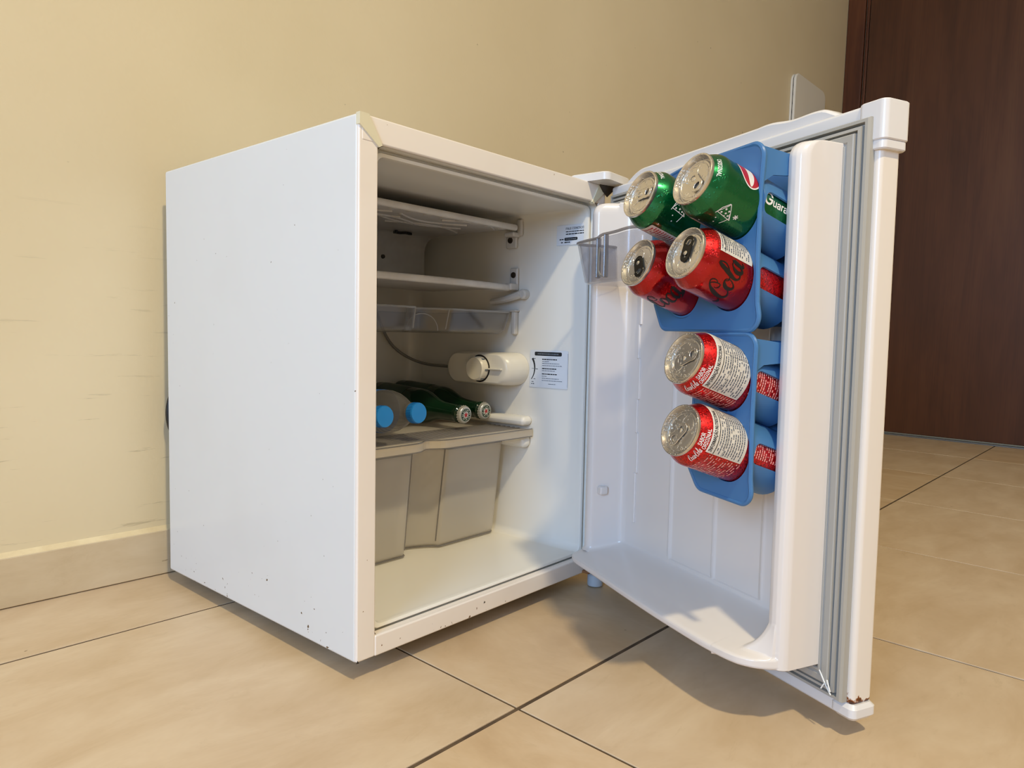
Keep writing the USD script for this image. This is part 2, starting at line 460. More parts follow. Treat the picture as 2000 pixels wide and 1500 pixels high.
T, XL0, YL0 = 0.49583, 0.09644, -0.16242
fl = xf('floor', kind='structure')
obj('grout_bed', room(bx((XL - .1, YF - .1, -0.05), (XR + .1, YWALL + .1, -0.0016))), W_['grout'], fl)
gx, gy = 0.0036, 0.0056
i0, i1 = math.floor((XL - XL0) / T), math.ceil((XR - XL0) / T)
j0 = math.floor((YF - YL0) / T)
for i in range(i0, i1):
    for j in range(j0, 2):
        x0, x1 = max(XL, XL0 + i * T + gx / 2), min(XR, XL0 + (i + 1) * T - gx / 2)
        y0, y1 = max(YF, YL0 + j * T + gy / 2), min(YWALL, YL0 + (j + 1) * T - gy / 2)
        if x1 - x0 < .02 or y1 - y0 < .02:
            continue
        c = 0.0006
        dz = float(rng.uniform(-0.0004, 0.0002))
        lo, hi = -0.012, dz
        pts = [(x, y, lo) for x in (x0, x1) for y in (y0, y1)] + [(x, y, hi - c) for x in (x0, x1) for y in (y0, y1)] + [(x, y, hi) for x in (x0 + c, x1 - c) for y in (y0 + c, y1 - c)]
        obj('tile', room(hull(pts)), W_['tile0' if rng.random() < .6 else 'tile1'], fl, smooth=False)

wb = xf('wall_back', kind='structure')
obj('plaster', room(bx((XL - .1, YWALL, -0.05), (XR + .1, YWALL + .12, ZC))), W_['wall'], wb, smooth=False)
obj('wall_right', room(bx((XR, YF - .1, -0.05), (XR + .12, YWALL, ZC))), W_['wall'], smooth=False, kind='structure')
obj('wall_front', room(bx((XL - .1, YF - .12, -0.05), (XR + .1, YF, ZC))), W_['wall'], smooth=False, kind='structure')
obj('ceiling', room(bx((XL - .1, YF - .1, ZC), (XR + .1, YWALL + .1, ZC + .1))), W_['ceil'], smooth=False, kind='structure')
wx0, wx1, wz0, wz1 = -2.05, -0.45, 0.7, 2.2
obj('wall_left', [room(bx((XL - .12, YF - .1, -.05), (XL, wx0, ZC))), room(bx((XL - .12, wx1, -.05), (XL, YWALL, ZC))), room(bx((XL - .12, wx0, -.05), (XL, wx1, wz0))),
                  room(bx((XL - .12, wx0, wz1), (XL, wx1, ZC)))], W_['wall'], smooth=False, kind='structure')
wn = xf('window_1', kind='structure')
fr = [bx((XL - .1, wx0, wz0), (XL - .04, wx0 + .05, wz1)), bx((XL - .1, wx1 - .05, wz0), (XL - .04, wx1, wz1)), bx((XL - .1, wx0, wz0), (XL - .04, wx1, wz0 + .05)), bx((XL - .1, wx0, wz1 - .05), (XL - .04, wx1, wz1))]
obj('window_frame', [room(a) for a in fr], W_['trim'], wn, smooth=False)
obj('pane', room(bx((XL - .075, wx0 + .05, wz0 + .05), (XL - .07, wx1 - .05, wz1 - .05))), W_['clear'], wn, smooth=False)

bb = xf('baseboard_back', kind='structure')
for i in range(i0, i1):
    x0, x1 = max(XL, XL0 + i * T + .001), min(XR - .001, XL0 + (i + 1) * T - .001)
    if x1 - x0 < .02:
        continue
    obj('skirting_tile', room(rbox((x0, YW, 0.0008), (x1, YWALL - .0005, 0.0725), 0.0012, 1)), W_['skirt'], bb, smooth=False)
obj('cement_bead', room(hull([(x, y, z) for x in (XL, XR) for y, z in ((YW + .001, .0724), (YWALL, .0724), (YWALL, .0785))])), W_['cement'], bb, smooth=False)

# wooden door in the side wall
dr = xf('door_1', kind='structure')
obj('door_frame', [room(rbox((XR - .022, 0.452, -.002), (XR, YWALL - .001, 2.2), .004, 2)), room(rbox((XR - .014, 0.436, -.002), (XR, 0.449, 2.2), .003, 2))], W_['frame'], dr)
obj('door_panel', room(rbox((XR - .012, -0.47, 0.012), (XR, 0.4335, 2.12), .002, 2)), W_['wood'], dr)
obj('door_frame', room(rbox((XR - .022, -0.545, -.002), (XR, -0.475, 2.2), .004, 2)), W_['frame'], dr)
obj('threshold', room(rbox((XR - .03, -0.475, 0.0), (XR, 0.436, 0.006), .001, 1)), W_['metal_dark'], dr)
obj('handle', [room(rbox((XR - .02, -0.42, 1.0), (XR - .01, -0.385, 1.16), .003)), room(tube([(XR - .015, -.40, 1.08), (XR - .06, -.40, 1.08), (XR - .06, -.30, 1.08)], .008))], W_['metal_dark'], dr)

# electrical box on the back wall
eb = xf('wall_box', 'pale plastic box with rounded corners fixed on the cream wall near the wooden door', 'electrical box')
o = rrect(0.33, 0.40, 0.035, 8)
top = rrect(0.322, 0.392, 0.033, 8)
mm = tmat((2.604, YWALL, 1.276), (1, 0, 0), (0, 0, 1))      # local z points out of the wall, -y


def slab(outl, h0, h1, bev=0.003):
    P0, P1 = np.c_[outl, np.full(len(outl), h0)], np.c_[outl, np.full(len(outl), h1 - bev)]
    s = 1 - 2 * bev / np.ptp(outl[:, 0])
    P2 = np.c_[outl * s, np.full(len(outl), h1)]
    return hull(np.vstack([P0, P1, P2]))


obj('back_plate', room(at(slab(o, 0.0005, 0.009), mm)), W_['white_box'], eb)
obj('groove', room(at(slab(o * .985, 0.009, 0.012, .0005), mm)), W_['dark'], eb, label='dark seam between box and cover')
obj('cover', room(at(slab(o, 0.012, 0.022), mm)), W_['white_box'], eb)

# ------------------------------------------------------------------ the refrigerator
TX, TY = 0.0123755, -0.002754                         # it leans back a little
FM = rotx(-TX) @ roty(TY)
W, D, Z0, Z1 = 0.48, 0.4796, 0.02523, 0.64221
fr = xf('mini_fridge', 'small white refrigerator with its door hanging open, standing on the tiles against the wall', 'refrigerator', FM)
FLX0, FLX1, FLZ0, FLZ1 = 0.0275, 0.460, 0.0510, 0.6130     # opening between the front flanges
LX0, LX1, LZ0, LZ1 = 0.0355, 0.452, 0.0560, 0.6050         # inner liner
LYB = 0.425

import manifold3d as m3


def man(t):
    return m3.Manifold(m3.Mesh(np.asarray(t.vertices, np.float32), np.asarray(t.faces, np.uint32)))


casing = man(rbox((0, 0.0022, Z0), (W, D, Z1), 0.0035, 3)) - man(bx((0.02, -0.1, 0.045), (W - 0.014, D - 0.03, 0.619)))
obj('outer_casing', casing, W_['case'], fr, smooth=30)
obj('side_flange', rbox((0.0008, -0.0006, Z0 + .001), (FLX0, 0.012, Z1 - .0008), 0.0022), W_['flange'], fr)
obj('side_flange', rbox((FLX1, -0.0006, Z0 + .001), (W - .0008, 0.012, Z1 - .0008), 0.0022), W_['flange'], fr)
obj('top_flange', rbox((0.004, -0.0012, FLZ1), (W - .004, 0.012, Z1 - .0003), 0.0022), W_['flange'], fr)
obj('bottom_flange', rbox((FLX0 - .001, -0.0012, Z0 + .0008), (FLX1, 0.012, FLZ0), 0.0022), W_['flange'], fr)
cc = Polygon([(0.0003, Z1 + .0003), (0.0125, Z1 + .0003), (0.0315, FLZ1 - .001), (0.0272, FLZ1 - .0035), (0.0003, Z1 - 0.0125)])
fm_ = tmat((0, 0.004, 0), (1, 0, 0), (0, 0, 1))
obj('corner_piece', extr(cc, 0.0068, fm_), W_['yellow'], fr, smooth=False, label='yellowed plastic corner piece')
cc2 = affinity.translate(affinity.scale(cc, -1, 1, origin=(0, 0)), W - .008, 0)
obj('corner_piece', extr(cc2, 0.0068, fm_), W_['yellow'], fr, smooth=False)
for c_h in (hull([(0.2105, -.0016, .0395), (0.214, -.0016, .0405), (0.2122, -.0016, .0425), (0.2118, -.0010, .040)]), hull([(0.0, -.0012, Z0 + .001), (.004, -.0012, Z0 + .0005), (.002, -.0012, Z0 + .004), (.002, 0, Z0 + .0012)])):
    obj('paint_chip', c_h, W_['dialdark'], fr, smooth=False)

# liner: rings from the front lip to the rounded back
def ring(off, y, r):
    o = rrect(LX1 - LX0 + 2 * off, LZ1 - LZ0 + 2 * off, r, 6)
    return np.c_[o[:, 0] + (LX0 + LX1) / 2, np.full(len(o), y), o[:, 1] + (LZ0 + LZ1) / 2]


rings = [ring(.0078, .002, .010), ring(.0078, .0185, .009), ring(.0042, .0190, .009), ring(.0038, .0125, .009), ring(.0028, .0113, .009), ring(.0012, .0113, .010), ring(-.0006, .0128, .011), ring(-.0014, .018, .012), ring(0, .026, .012), ring(0, .15, .013), ring(0, LYB - .03, .014)]
for a in np.linspace(0.2, PI / 2, 6):
    rings.append(ring(-.03 * (1 - math.cos(a)), LYB - .03 + .03 * math.sin(a), .016 + .014 * math.sin(a)))
R_ = np.array(rings)
lm = grid(R_, closed_v=True)
last = R_[-1]
back = trimesh.Trimesh(np.vstack([last, [last.mean(0)]]), [(k, (k + 1) % len(last), len(last)) for k in range(len(last))], process=False)
lm = trimesh.util.concatenate([lm, back])
c_ = np.array([.24, .2, .33])
if (np.einsum('ij,ij->i', lm.face_normals, c_ - lm.triangles_center) > 0).mean() < .5:
    lm.invert()
lm.merge_vertices()
obj('inner_liner', lm, W_['liner'], fr, smooth=40)


def foot(x, y, r, h, mat, nm='foot'):
    obj(nm, lathe([(0, 0), (r * .96, 0), (r, .002), (r, h * .6), (r * .82, h), (0, h)], 28).apply_translation((x, y, 0)), mat, fr)


foot(W - .006, -.004, .0128, Z0 + .004, W_['foot'])
for x, y in ((.07, .40), (.42, .40)):
    foot(x, y, .014, Z0 + .005 , W_['black'])
foot(.10, .12, .014, Z0 + .003, W_['black'])
obj('hinge_plate', rbox((W - .04, -.014, Z0 + .002), (W + .006, .03, Z0 + .006), .001), plain('rusty_steel', '8a5a34', .6), fr)

# hinge cover on top
hc = slab(rrect(.074, .072, .010, 8), 0, .0125, .002)
obj('hinge_cover', at(hc, trans(.4655, .002, Z1 - .0008) @ rotz(.06)), W_['trim'], fr)
obj('hinge_bracket', hull([(W - .022, -.002, Z1 - .004), (W + .012, -.010, Z1 - .004), (W - .002, -.004, Z1 - .018), (W - .022, -.004, Z1 - .0005), (W + .012, -.014, Z1 - .0005)]), W_['screw'], fr, smooth=False)  # dark wedge standing in for the shaded gap under the hinge cover

# evaporator: a plate bent to a C, open to the front
EX0, EX1 = 0.045, 0.434


def cpath():
    p = [(0.150, 0.5840)]
    p += [(0.346, 0.5840)]
    for a in np.linspace(PI / 2, 0, 9)[1:]:
        p.append((0.346 + .030 * math.cos(a), 0.554 + .030 * math.sin(a)))
    for a in np.linspace(0, -PI / 2, 9):
        p.append((0.352 + .024 * math.cos(a), 0.508 + .024 * math.sin(a)))
    p.append((0.160, 0.484))
    return np.array(p)


cp = cpath()
cpoly = LineString(cp).buffer(.0011, cap_style=2)
obj('evaporator', [extr(cpoly, EX1 - EX0, tmat((EX0, 0, 0), (0, 1, 0), (0, 0, 1)))], W_['evap'], fr, smooth=30)
ev = fr + '/evaporator'
obj('front_edge', rbox((EX0, .141, .5785), (EX1, .151, .5885), .004), W_['evap'], ev)
n = 25
xs = np.linspace(EX0, EX1, n)
ys = .150 + .016 * ((xs - .26) / .2) ** 2
P = []
for x, y in zip(xs, ys):
    P.append([(x, y + a, b) for a, b in rrect(.012, .0105, .004, 4)])
P = np.array(P)
P[:, :, 2] += .4845
lp = grid(P, closed_v=True)
obj('front_edge', [lp, hull(P[0]), hull(P[-1])], W_['evap'], ev)
chan = []
for k, (xa, xb, ya, s) in enumerate([(.07, .20, .185, 1), (.09, .24, .215, 1), (.13, .30, .25, -1), (.22, .36, .19, 1), (.20, .38, .225, 1), (.25, .41, .265, -1), (.30, .42, .185, -1)]):
    t = np.linspace(0, 1, 14)
    chan.append(tube(np.c_[xa + (xb - xa) * t, ya + s * .028 * np.sin(t * PI), np.full(14, .5826)], .0022, 6))
for k in range(11):
    x = .075 + .033 * k
    chan.append(rbox((x, .152, .5795), (x + .011, .163, .5835), .001, 1))
obj('refrigerant_channel', chan, W_['evap'], ev, kind='stuff')
# tube clip and hole under the plate
clip = unary_union([LineString([(-.016, -.004), (-.011, .006), (0, .004), (.006, -.004), (.019, -.001)]).buffer(.0028)])
obj('bulb_clip', extr(clip, .004, tmat((.345, .335, .578), (1, 0, 0), (0, 1, 0))), W_['black'], fr)
obj('bolt', lathe([(0, 0), (.004, 0), (.0035, .003), (0, .0035)], 16).apply_transform(tmat((.335, .3755, .540), (1, 0, 0), (0, 0, 1))), W_['screw'], fr)

# clips and screws on the inner side wall
XW = LX1 - .0006


def wallm(y, z, out=0.0):      # x axis = image right (-y), y axis = up, z axis = into the compartment (-x)
    return tmat((XW - out, y, z), (0, -1, 0), (0, 0, 1))


b1 = obj('evaporator_bracket', [rbox((XW - .020, .150, .570), (XW, .172, .578), .003), rbox((XW - .007, .144, .572), (XW, .156, .600), .003), rbox((XW - .006, .156, .552), (XW, .180, .574), .005)], W_['clip'], fr)
obj('screw', at(lathe([(0, 0), (.0052, 0), (.0048, .002), (0, .0026)], 16), wallm(.1690, .5655, .0058)), W_['screw'], b1)
b2 = obj('evaporator_bracket', [rbox((XW - .022, .152, .480), (XW, .168, .492), .003), rbox((XW - .006, .152, .486), (XW, .170, .519), .006)], W_['clip'], fr)
obj('screw', at(lathe([(0, 0), (.0052, 0), (.0048, .002), (0, .0026)], 16), wallm(.1605, .5065, .0058)), W_['screw'], b2)
obj('tray_arm', [tube(smooth_pts([(XW - .012, .205, .462), (XW - .012, .17, .466), (XW - .010, .140, .4735)], 12), np.linspace(.005, .0065, 12), 10),
                 at(lathe([(0, 0), (.0085, 0), (.0085, .010), (.006, .013), (0, .013)], 20), wallm(.137, .4735))], W_['clip'], fr)
obj('tray_rail', [rbox((XW - .012, .150, .444), (XW, .40, .4475), .0015), rbox((XW - .010, .152, .405), (XW, .162, .445), .003)], W_['clip'], fr)
obj('tray_rail', [rbox((LX0, .150, .444), (LX0 + .012, .40, .4475), .0015)], W_['clip'], fr)

# thermostat with its dial, on the inner side wall
st0, st1 = rrect(.164, .056, .0275, 10), rrect(.112, .044, .0215, 10)
pts = []
for k, (s, h) in enumerate([(1.0, 0), (1.0, .012), (.97, .024), (.90, .036), (.80, .043), (.70, .046)]):
    o = st0 * (1 - (1 - s) * .55) if k < 5 else st0 * .72
    o = st0 * np.array([s ** .6, s ** .45])
    pts.append(np.c_[o, np.full(len(o), h)])
tm = wallm(.209, .3462)
th_ = obj('thermostat', at(hull(np.vstack(pts)), tm), W_['dial'], fr, smooth=50)
km = wallm(.1985, .3464, .0)
obj('dial_recess', at(lathe([(0, .040), (.0235, .040), (.0235, .0466), (.0215, .0468), (0, .0468)], 40), km), W_['dialdark'], th_)
obj('dial', at(lathe([(0, .042), (.0212, .042), (.0205, .058), (.0185, .0605), (.012, .0600), (0, .0598)], 44), km), W_['dial'], th_)
obj('dial_number', [at(rbox((.0203 * math.cos(a) - .0018, .0203 * math.sin(a) - .0016, .048), (.0203 * math.cos(a) + .0018, .0203 * math.sin(a) + .0016, .055), .0008, 1), km) for a in (-1.0, -.1, .9)], W_['printgrey'], th_)
obj('pointer', at(rbox((.0225, -.0014, .044), (.052, .0014, .0505), .001), km), W_['dial'], th_)
obj('capillary_tube', tube(smooth_pts([(.35, .418, .455), (.37, .416, .41), (.395, .41, .375), (.425, .385, .352), (.435, .33, .345), (.432, .28, .343)], 40), .0028, 8), W_['tubegrey'], fr)
obj('drain_tube', tube(smooth_pts([(.22, .30, .476), (.26, .33, .474), (.29, .37, .466), (.30, .40, .452)], 20), .003, 8), W_['tubegrey'], fr)

# shelf supports moulded in the side walls
for xs_, out in ((LX1, -1), (LX0, 1)):
    obj('shelf_support', [rbox((xs_ - .002 * out, .117, .252), (xs_ + .024 * out, .285, .268), .008, 4), rbox((xs_ - .002 * out, .119, .214), (xs_ + .020 * out, .405, .2355), .009, 4)], W_['liner'], fr)


# stickers on the inner side wall
def flat(poly, h, m):
    return extr(poly, h, m)


def stxt(text, h, x, y, z=.00032, bold=False, wfit=None):
    t = meshkit.text_mesh(text, h, .00008, bold)
    if wfit:
        t.apply_scale([wfit / np.ptp(t.vertices[:, 0]), 1, 1])
    t.apply_translation((x - t.bounds[0][0], y, z))
    return t


def dash_line(x, y, w, h, r):
    """one line of print too small to read: short dashes of word length."""
    out, c = [], x
    while c < x + w:
        l = min(float(r.uniform(.0022, .0062)), x + w - c)
        out.append(sbox(c, y, c + l, y + h))
        c += l + .0007
    return out


r1 = np.random.default_rng(11)
sm = wallm(.1245, .3175, .0002)          # x to the right in the picture, 0..0.08; y up 0..0.062
sw, sh = .0805, .0625
s1 = obj('instruction_sticker', extr(Polygon(rrect(sw, sh, .002, 4) + [sw / 2, sh / 2]), .00025, sm), W_['paper'], fr, smooth=False, label='temperature instruction sticker printed in black and grey')
hb = Polygon(rrect(.057, .0064, .002, 4) + [.0385, .0565])
obj('header_bar', extr(hb, .00008, sm @ trans(0, 0, .00026)), W_['print'], s1, smooth=False)
obj('header_print', at(trimesh.util.concatenate([extr(b, .00006) for b in dash_line(.0165, .0555, .044, .0018, r1)]), sm @ trans(0, 0, .00036)), W_['printgrey'], s1, smooth=False)
arc = []
for a in np.linspace(.62, -.72, 26):
    arc.append((-.0195 + .0285 * math.cos(a), .032 + .0285 * math.sin(a), a))
wv = np.linspace(.0019, .0006, 26)
L_ = [(x + w * math.cos(a), y + w * math.sin(a)) for (x, y, a), w in zip(arc, wv)]
Rr = [(x - w * math.cos(a), y - w * math.sin(a)) for (x, y, a), w in zip(arc, wv)]
obj('dial_arc', extr(Polygon(L_ + Rr[::-1]), .00008, sm @ trans(.0015, 0, .00026)), W_['print'], s1, smooth=False)
obj('dial_tick', extr(unary_union([sbox(.004, .0312, .0125, .0319), sbox(.0128, .0302, .0172, .0316), sbox(.0078, .0475, .0118, .0487), sbox(.0085, .0135, .0122, .0147), sbox(.004, .0085, .0085, .0097), sbox(.0035, .005, .0062, .0065), sbox(.0072, .0048, .0098, .0066)]), .00008, sm @ trans(0, 0, .00026)), W_['printgrey'], s1, smooth=False)
bars, bold_ = [], []
for y, w, b in ((.0466, .031, 1), (.0434, .014, 0), (.0402, .036, 0), (.0366, .042, 0), (.0312, .030, 1), (.0280, .027, 0), (.0222, .032, 1), (.0188, .010, 0), (.0152, .036, 0), (.0116, .043, 0), (.0062, .016, 0)):
    (bold_ if b else bars).extend(dash_line(.0262 if w > .02 or b == 0 and y > .01 else .040, y, w, .0016 if b else .0010, r1))
obj('heading_print', extr(unary_union(bold_), .00008, sm @ trans(0, 0, .00026)), W_['print'], s1, smooth=False)
obj('line_print', extr(unary_union(bars), .00008, sm @ trans(0, 0, .00026)), W_['printgrey'], s1, smooth=False)
obj('border_print', extr(unary_union([sbox(.0794, .003, .0799, .058)]), .00008, sm @ trans(0, 0, .00026)), W_['printgrey'], s1, smooth=False)

sm2 = wallm(.0735, .5505, .0002)
s2 = obj('contact_sticker', extr(Polygon(rrect(.0575, .032, .0015, 4) + [.02875, .016]), .00025, sm2), W_['paper'], fr, smooth=False, label='small contact sticker with black lettering')
obj('heading_print', at(stxt('FALE CONOSCO', .0034, .0185, .0245, .00027, True, .036), sm2), W_['print'], s2, smooth=False)
obj('line_print', extr(unary_union(dash_line(.0185, .0205, .037, .0014, r1) + dash_line(.0185, .0165, .036, .0016, r1) + dash_line(.006, .0085, .008, .0018, r1) + dash_line(.009, .0038, .004, .0014, r1) + dash_line(.016, .0036, .011, .0018, r1)), .00008, sm2 @ trans(0, 0, .00026)), W_['print'], s2, smooth=False)
obj('pill_print', extr(Polygon(rrect(.026, .0048, .0018, 4) + [.0288, .0095]), .00008, sm2 @ trans(0, 0, .00026)), W_['print'], s2, smooth=False)
obj('pill_lettering', extr(unary_union(dash_line(.0185, .0088, .0205, .0014, r1)), .00006, sm2 @ trans(0, 0, .00036)), W_['printgrey'], s2, smooth=False)

# cord loop behind the cabinet
a = np.linspace(-1.15, 1.15, 30)
obj('power_cord', tube(np.c_[.0445 - .034 * np.cos(a * .98), np.full(30, D + .018), .270 + .050 * np.sin(a)], .006, 10), W_['black'], fr)

# ------------------------------------------------------------------ the door of the refrigerator (u from the hinge, v inwards)
HX, HY, TH = 0.477635, -0.014053, 1.155971
dd = np.array([-math.cos(TH), -math.sin(TH), 0.0])
nn = np.array([-math.sin(TH), math.cos(TH), 0.0])
HH = np.array([HX, HY, 0.0])


def dm(mesh):
    """from door coordinates (u, v, z) into the cabinet's frame."""
    if isinstance(mesh, list):
        mesh = trimesh.util.concatenate(mesh)
    mesh = mesh.copy()
    v = mesh.vertices
    mesh.vertices = HH + np.outer(v[:, 0], dd) + np.outer(v[:, 1], nn) + np.outer(v[:, 2], [0, 0, 1])
    mesh.invert()
    return mesh


ZT, ZB = 0.6386, 0.0138
WD = 0.478
door = obj('door', dm(rbox((0, -.0300, .0285), (WD, 0, .628), .0056, 4)), W_['strip'], fr)
# top trim with its raised back
us = np.concatenate([np.linspace(.02, .07, 8), np.linspace(.09, .29, 10), np.linspace(.30, .43, 24)])


def hgt(u):
    h = .6575 if u < .30 else .6575 - .0055 * ((u - .30) / .10) ** 1.3 if u < .40 else .652 - .0115 * min(1, (u - .40) / .022)
    if u < .07:
        h = .640 + .0175 * math.sin((u - .02) / .05 * PI / 2)
    return h + (.0012 * math.sin((u - .30) * 90) if .29 < u < .40 else 0)


P = []
for u in us:
    h = hgt(u)
    P.append([(u, -.0305, .634), (u, -.0100, .634), (u, -.0085, h - .0035), (u, -.0105, h - .001), (u, -.013, h), (u, -.027, h), (u, -.0295, h - .001), (u, -.0315, h - .004)])
P = np.array(P)
ridge = grid(P, closed_v=True)
ridge = trimesh.util.concatenate([ridge, hull(P[0] + rng.normal(0, 1e-5, P[0].shape)), hull(P[-1] + rng.normal(0, 1e-5, P[-1].shape))])
if ridge.volume < 0:
    ridge.invert()
obj('top_trim', dm([rbox((0, -.0325, .6225), (.470, .0012, ZT), .004, 3), ridge]), W_['trim'], door)
def uvslab(u0, u1, v0, v1, z0, z1, r, bev):
    o = rrect(u1 - u0, v1 - v0, r, 8) + [(u0 + u1) / 2, (v0 + v1) / 2]
    c = o.mean(0)
    P = [np.c_[c + (o - c) * (1 - 2 * bev / (v1 - v0)), np.full(len(o), z)] for z in (z0, z1)] + [np.c_[o, np.full(len(o), z)] for z in (z0 + bev, z1 - bev)]
    return hull(np.vstack(P))


obj('corner_cap', dm([uvslab(.4525, .4845, -.0335, .0040, .6005, ZT + .0008, .0065, .0012), uvslab(.4535, .4832, -.0325, .0030, .5915, .6010, .006, .0012)]), W_['trim'], door)
obj('bottom_trim', dm([rbox((0, -.0325, ZB), (.470, .0012, .0300), .004, 3)]), W_['trim'], door)
obj('corner_cap', dm([uvslab(.4525, .4820, -.0330, .0030, ZB - .0004, .0300, .0068, .004)]), W_['trim'], door)

# magnetic gasket: nested rings with ridges
gp = [(0, 0), (0, .007), (.0015, .0100), (.0045, .0103), (.0054, .0030), (.0072, .0030), (.0080, .0112), (.0112, .0120), (.0120, .0060), (.0132, .0060), (.0140, .0132), (.0150, .0140), (.021, .0140), (.0225, .0125), (.0235, .0125), (.0248, .0140), (.0265, .0140), (.0275, .0125), (.0275, .003), (.0275, 0)]
GU0, GU1, GZ0, GZ1 = .010, .4715, .0315, .6235
P = []
for w_, h in gp:
    s = w_
    P.append([(GU0 + s, h, GZ0 + s), (GU1 - s, h, GZ0 + s), (GU1 - s, h, GZ1 - s), (GU0 + s, h, GZ1 - s)])
P = np.array(P)
gk = grid(P, closed_v=True, flip=True)
gk2 = dm(gk)
if np.einsum('ij,ij->i', gk2.face_normals, np.tile(nn, (len(gk2.faces), 1))).sum() < 0:
    gk2.invert()
obj('gasket', gk2, W_['gasket'], door, smooth=25)
obj('gasket_tear', dm([tube([(.448, .0145, .058), (.456, .0148, .047), (.464, .0150, .038)], .0008, 5), tube([(.459, .0155, .052), (.463, .015, .041)], .0009, 5), tube([(.452, .0155, .040), (.455, .015, .046)], .0008, 5)]), W_['printwhite'], door)


# door liner as a height field over (u, z)
def smax(a, b, k):
    h = np.clip(.5 + .5 * (a - b) / k, 0, 1)
    return b * (1 - h) + a * h + k * h * (1 - h)


def pw(x, pts):
    p = np.array(pts)
    return np.interp(x, p[:, 0], p[:, 1])


LU0, LU1, LZb, LZt = .033, .4456, .0629, .6024
uu = np.unique(np.concatenate([np.linspace(LU0, .0365, 6), np.linspace(.0365, .08, 26), np.linspace(.08, .37, 106), np.linspace(.37, .436, 60), np.linspace(.436, LU1, 14)]))
zz = np.unique(np.concatenate([np.linspace(LZb, .070, 12), np.linspace(.07, .13, 44), np.linspace(.13, .56, 90), np.linspace(.56, LZt, 34)]))
U, Z = np.meshgrid(uu, zz, indexing='ij')
from scipy.interpolate import PchipInterpolator
SO = np.array([(.033, .070), (.040, .080), (.05, .0848), (.063, .0868), (.117, .0905), (.20, .097), (.30, .1025), (.36, .1035), (.39, .1020), (.41, .0985), (.425, .0900), (.435, .0780), (.4405, .0660), (.4456, .054)])
s_out = PchipInterpolator(SO[:, 0], SO[:, 1])(np.clip(U, .033, .4456))
rw = pw(U, [(.405, .010), (.414, .020), (.419, .050), (.4225, .062), (.427, .0672), (.432, .0685), (.437, .0678), (.441, .0655), (.444, .0615), (.4456, .056)])
lw = pw(U, [(.033, .048), (.0345, .053), (.037, .0570), (.041, .0592), (.046, .0600), (.050, .0590), (.054, .0560), (.070, .0200), (.074, .0145), (.080, .0120), (.12, .0105)])
topd = np.clip((Z - (LZt - .018)) / .018, 0, 1)
topf = .018 * (1 - np.sqrt(np.clip(1 - topd ** 2, 0, 1)))
walls = np.maximum(rw, lw)
walls = np.where(walls > .03, np.minimum(walls, walls - topf), walls)
zs = Z - LZb
sh_ = np.where(zs < .004, s_out - .006 * (1 - np.sqrt(np.clip(1 - ((.004 - zs) / .004) ** 2, 0, 1))), s_out)
sh_ = np.where(zs > .0105, s_out * np.clip(1 - (zs - .0105) / .0175, -1, 1) + .010 * np.clip((zs - .0105) / .0175, 0, 1), sh_)
RF = .036
uc, zc_ = .417 - RF, .0735 + RF
dist = np.hypot(U - uc, Z - zc_)
edge = np.clip((zs - .0065) / .0045, 0, 1)
infil = (U > uc) & (Z < zc_)
angf = np.clip(np.arctan2(U - uc, zc_ - Z) / (PI / 2), 0, 1)
ramp = pw(.417 + (dist - RF) * (1 + 1.6 * (1 - angf)), [(.405, .010), (.414, .020), (.419, .050), (.4225, .062), (.427, .0672), (.432, .0685)]) / .0685 * infil
sh_ = sh_ - .0022 * edge ** 2 * (zs < .016) * (1 - ramp)
V = np.maximum(smax(walls, sh_, .024), .0105)
vf = s_out * (1 - angf ** .8) + .0685 * angf ** .8
V = np.where(zs < .016, np.maximum(sh_, np.minimum(V, np.maximum(walls, sh_))), V)
V = np.where((U > uc) & (Z < zc_) & (U < .437), np.maximum(V, np.minimum(vf, s_out) * ramp), V)
for ur, w_ in ((.185, .0016), (.273, .0016), (.357, .0016)):
    bump = .0022 * np.exp(-((U - ur) / w_) ** 2) * np.clip((Z - .098) / .012, 0, 1)
    V = V + bump * (V < .02)
for ua, ub in ((.187, .271), (.275, .355)):
    V = V - .0012 * ((U > ua) & (U < ub) & (Z > .10) & (V < .02))
P = np.stack([U, V, Z], -1)
hf = grid(P)
skirt = []
for line in (P[0], P[-1], P[:, 0], P[:, -1]):
    base = line.copy()
    base[:, 1] = 0.0
    skirt.append(grid(np.stack([line, base])))
lin_m = trimesh.util.concatenate([hf] + skirt)
lin_m.merge_vertices(digits_vertex=7)
trimesh.repair.fix_normals(lin_m)
lin_m = dm(lin_m)
fn = np.einsum('ij,j->i', lin_m.face_normals, nn)
if fn[np.argsort(-lin_m.area_faces)[:2000]].mean() < 0:
    lin_m.invert()
obj('door_liner', lin_m, W_['abs'], door, smooth=38)
notch = []
zc, side = .13, 0
for L in (.075, .06, .05, .06, .05, .07, .06):
    notch.append(rbox((.098 + .0035 * side, .0100, zc), (.1035 + .0035 * side, .0135, zc + L), .001, 1))
    side = 1 - side
    zc += L - .0005
obj('shelf_ladder', dm(notch), W_['abs'], door)
obj('peg', dm([rbox((.0565, .036, .1665), (.0685, .050, .1795), .003, 3)]), W_['abs'], door)

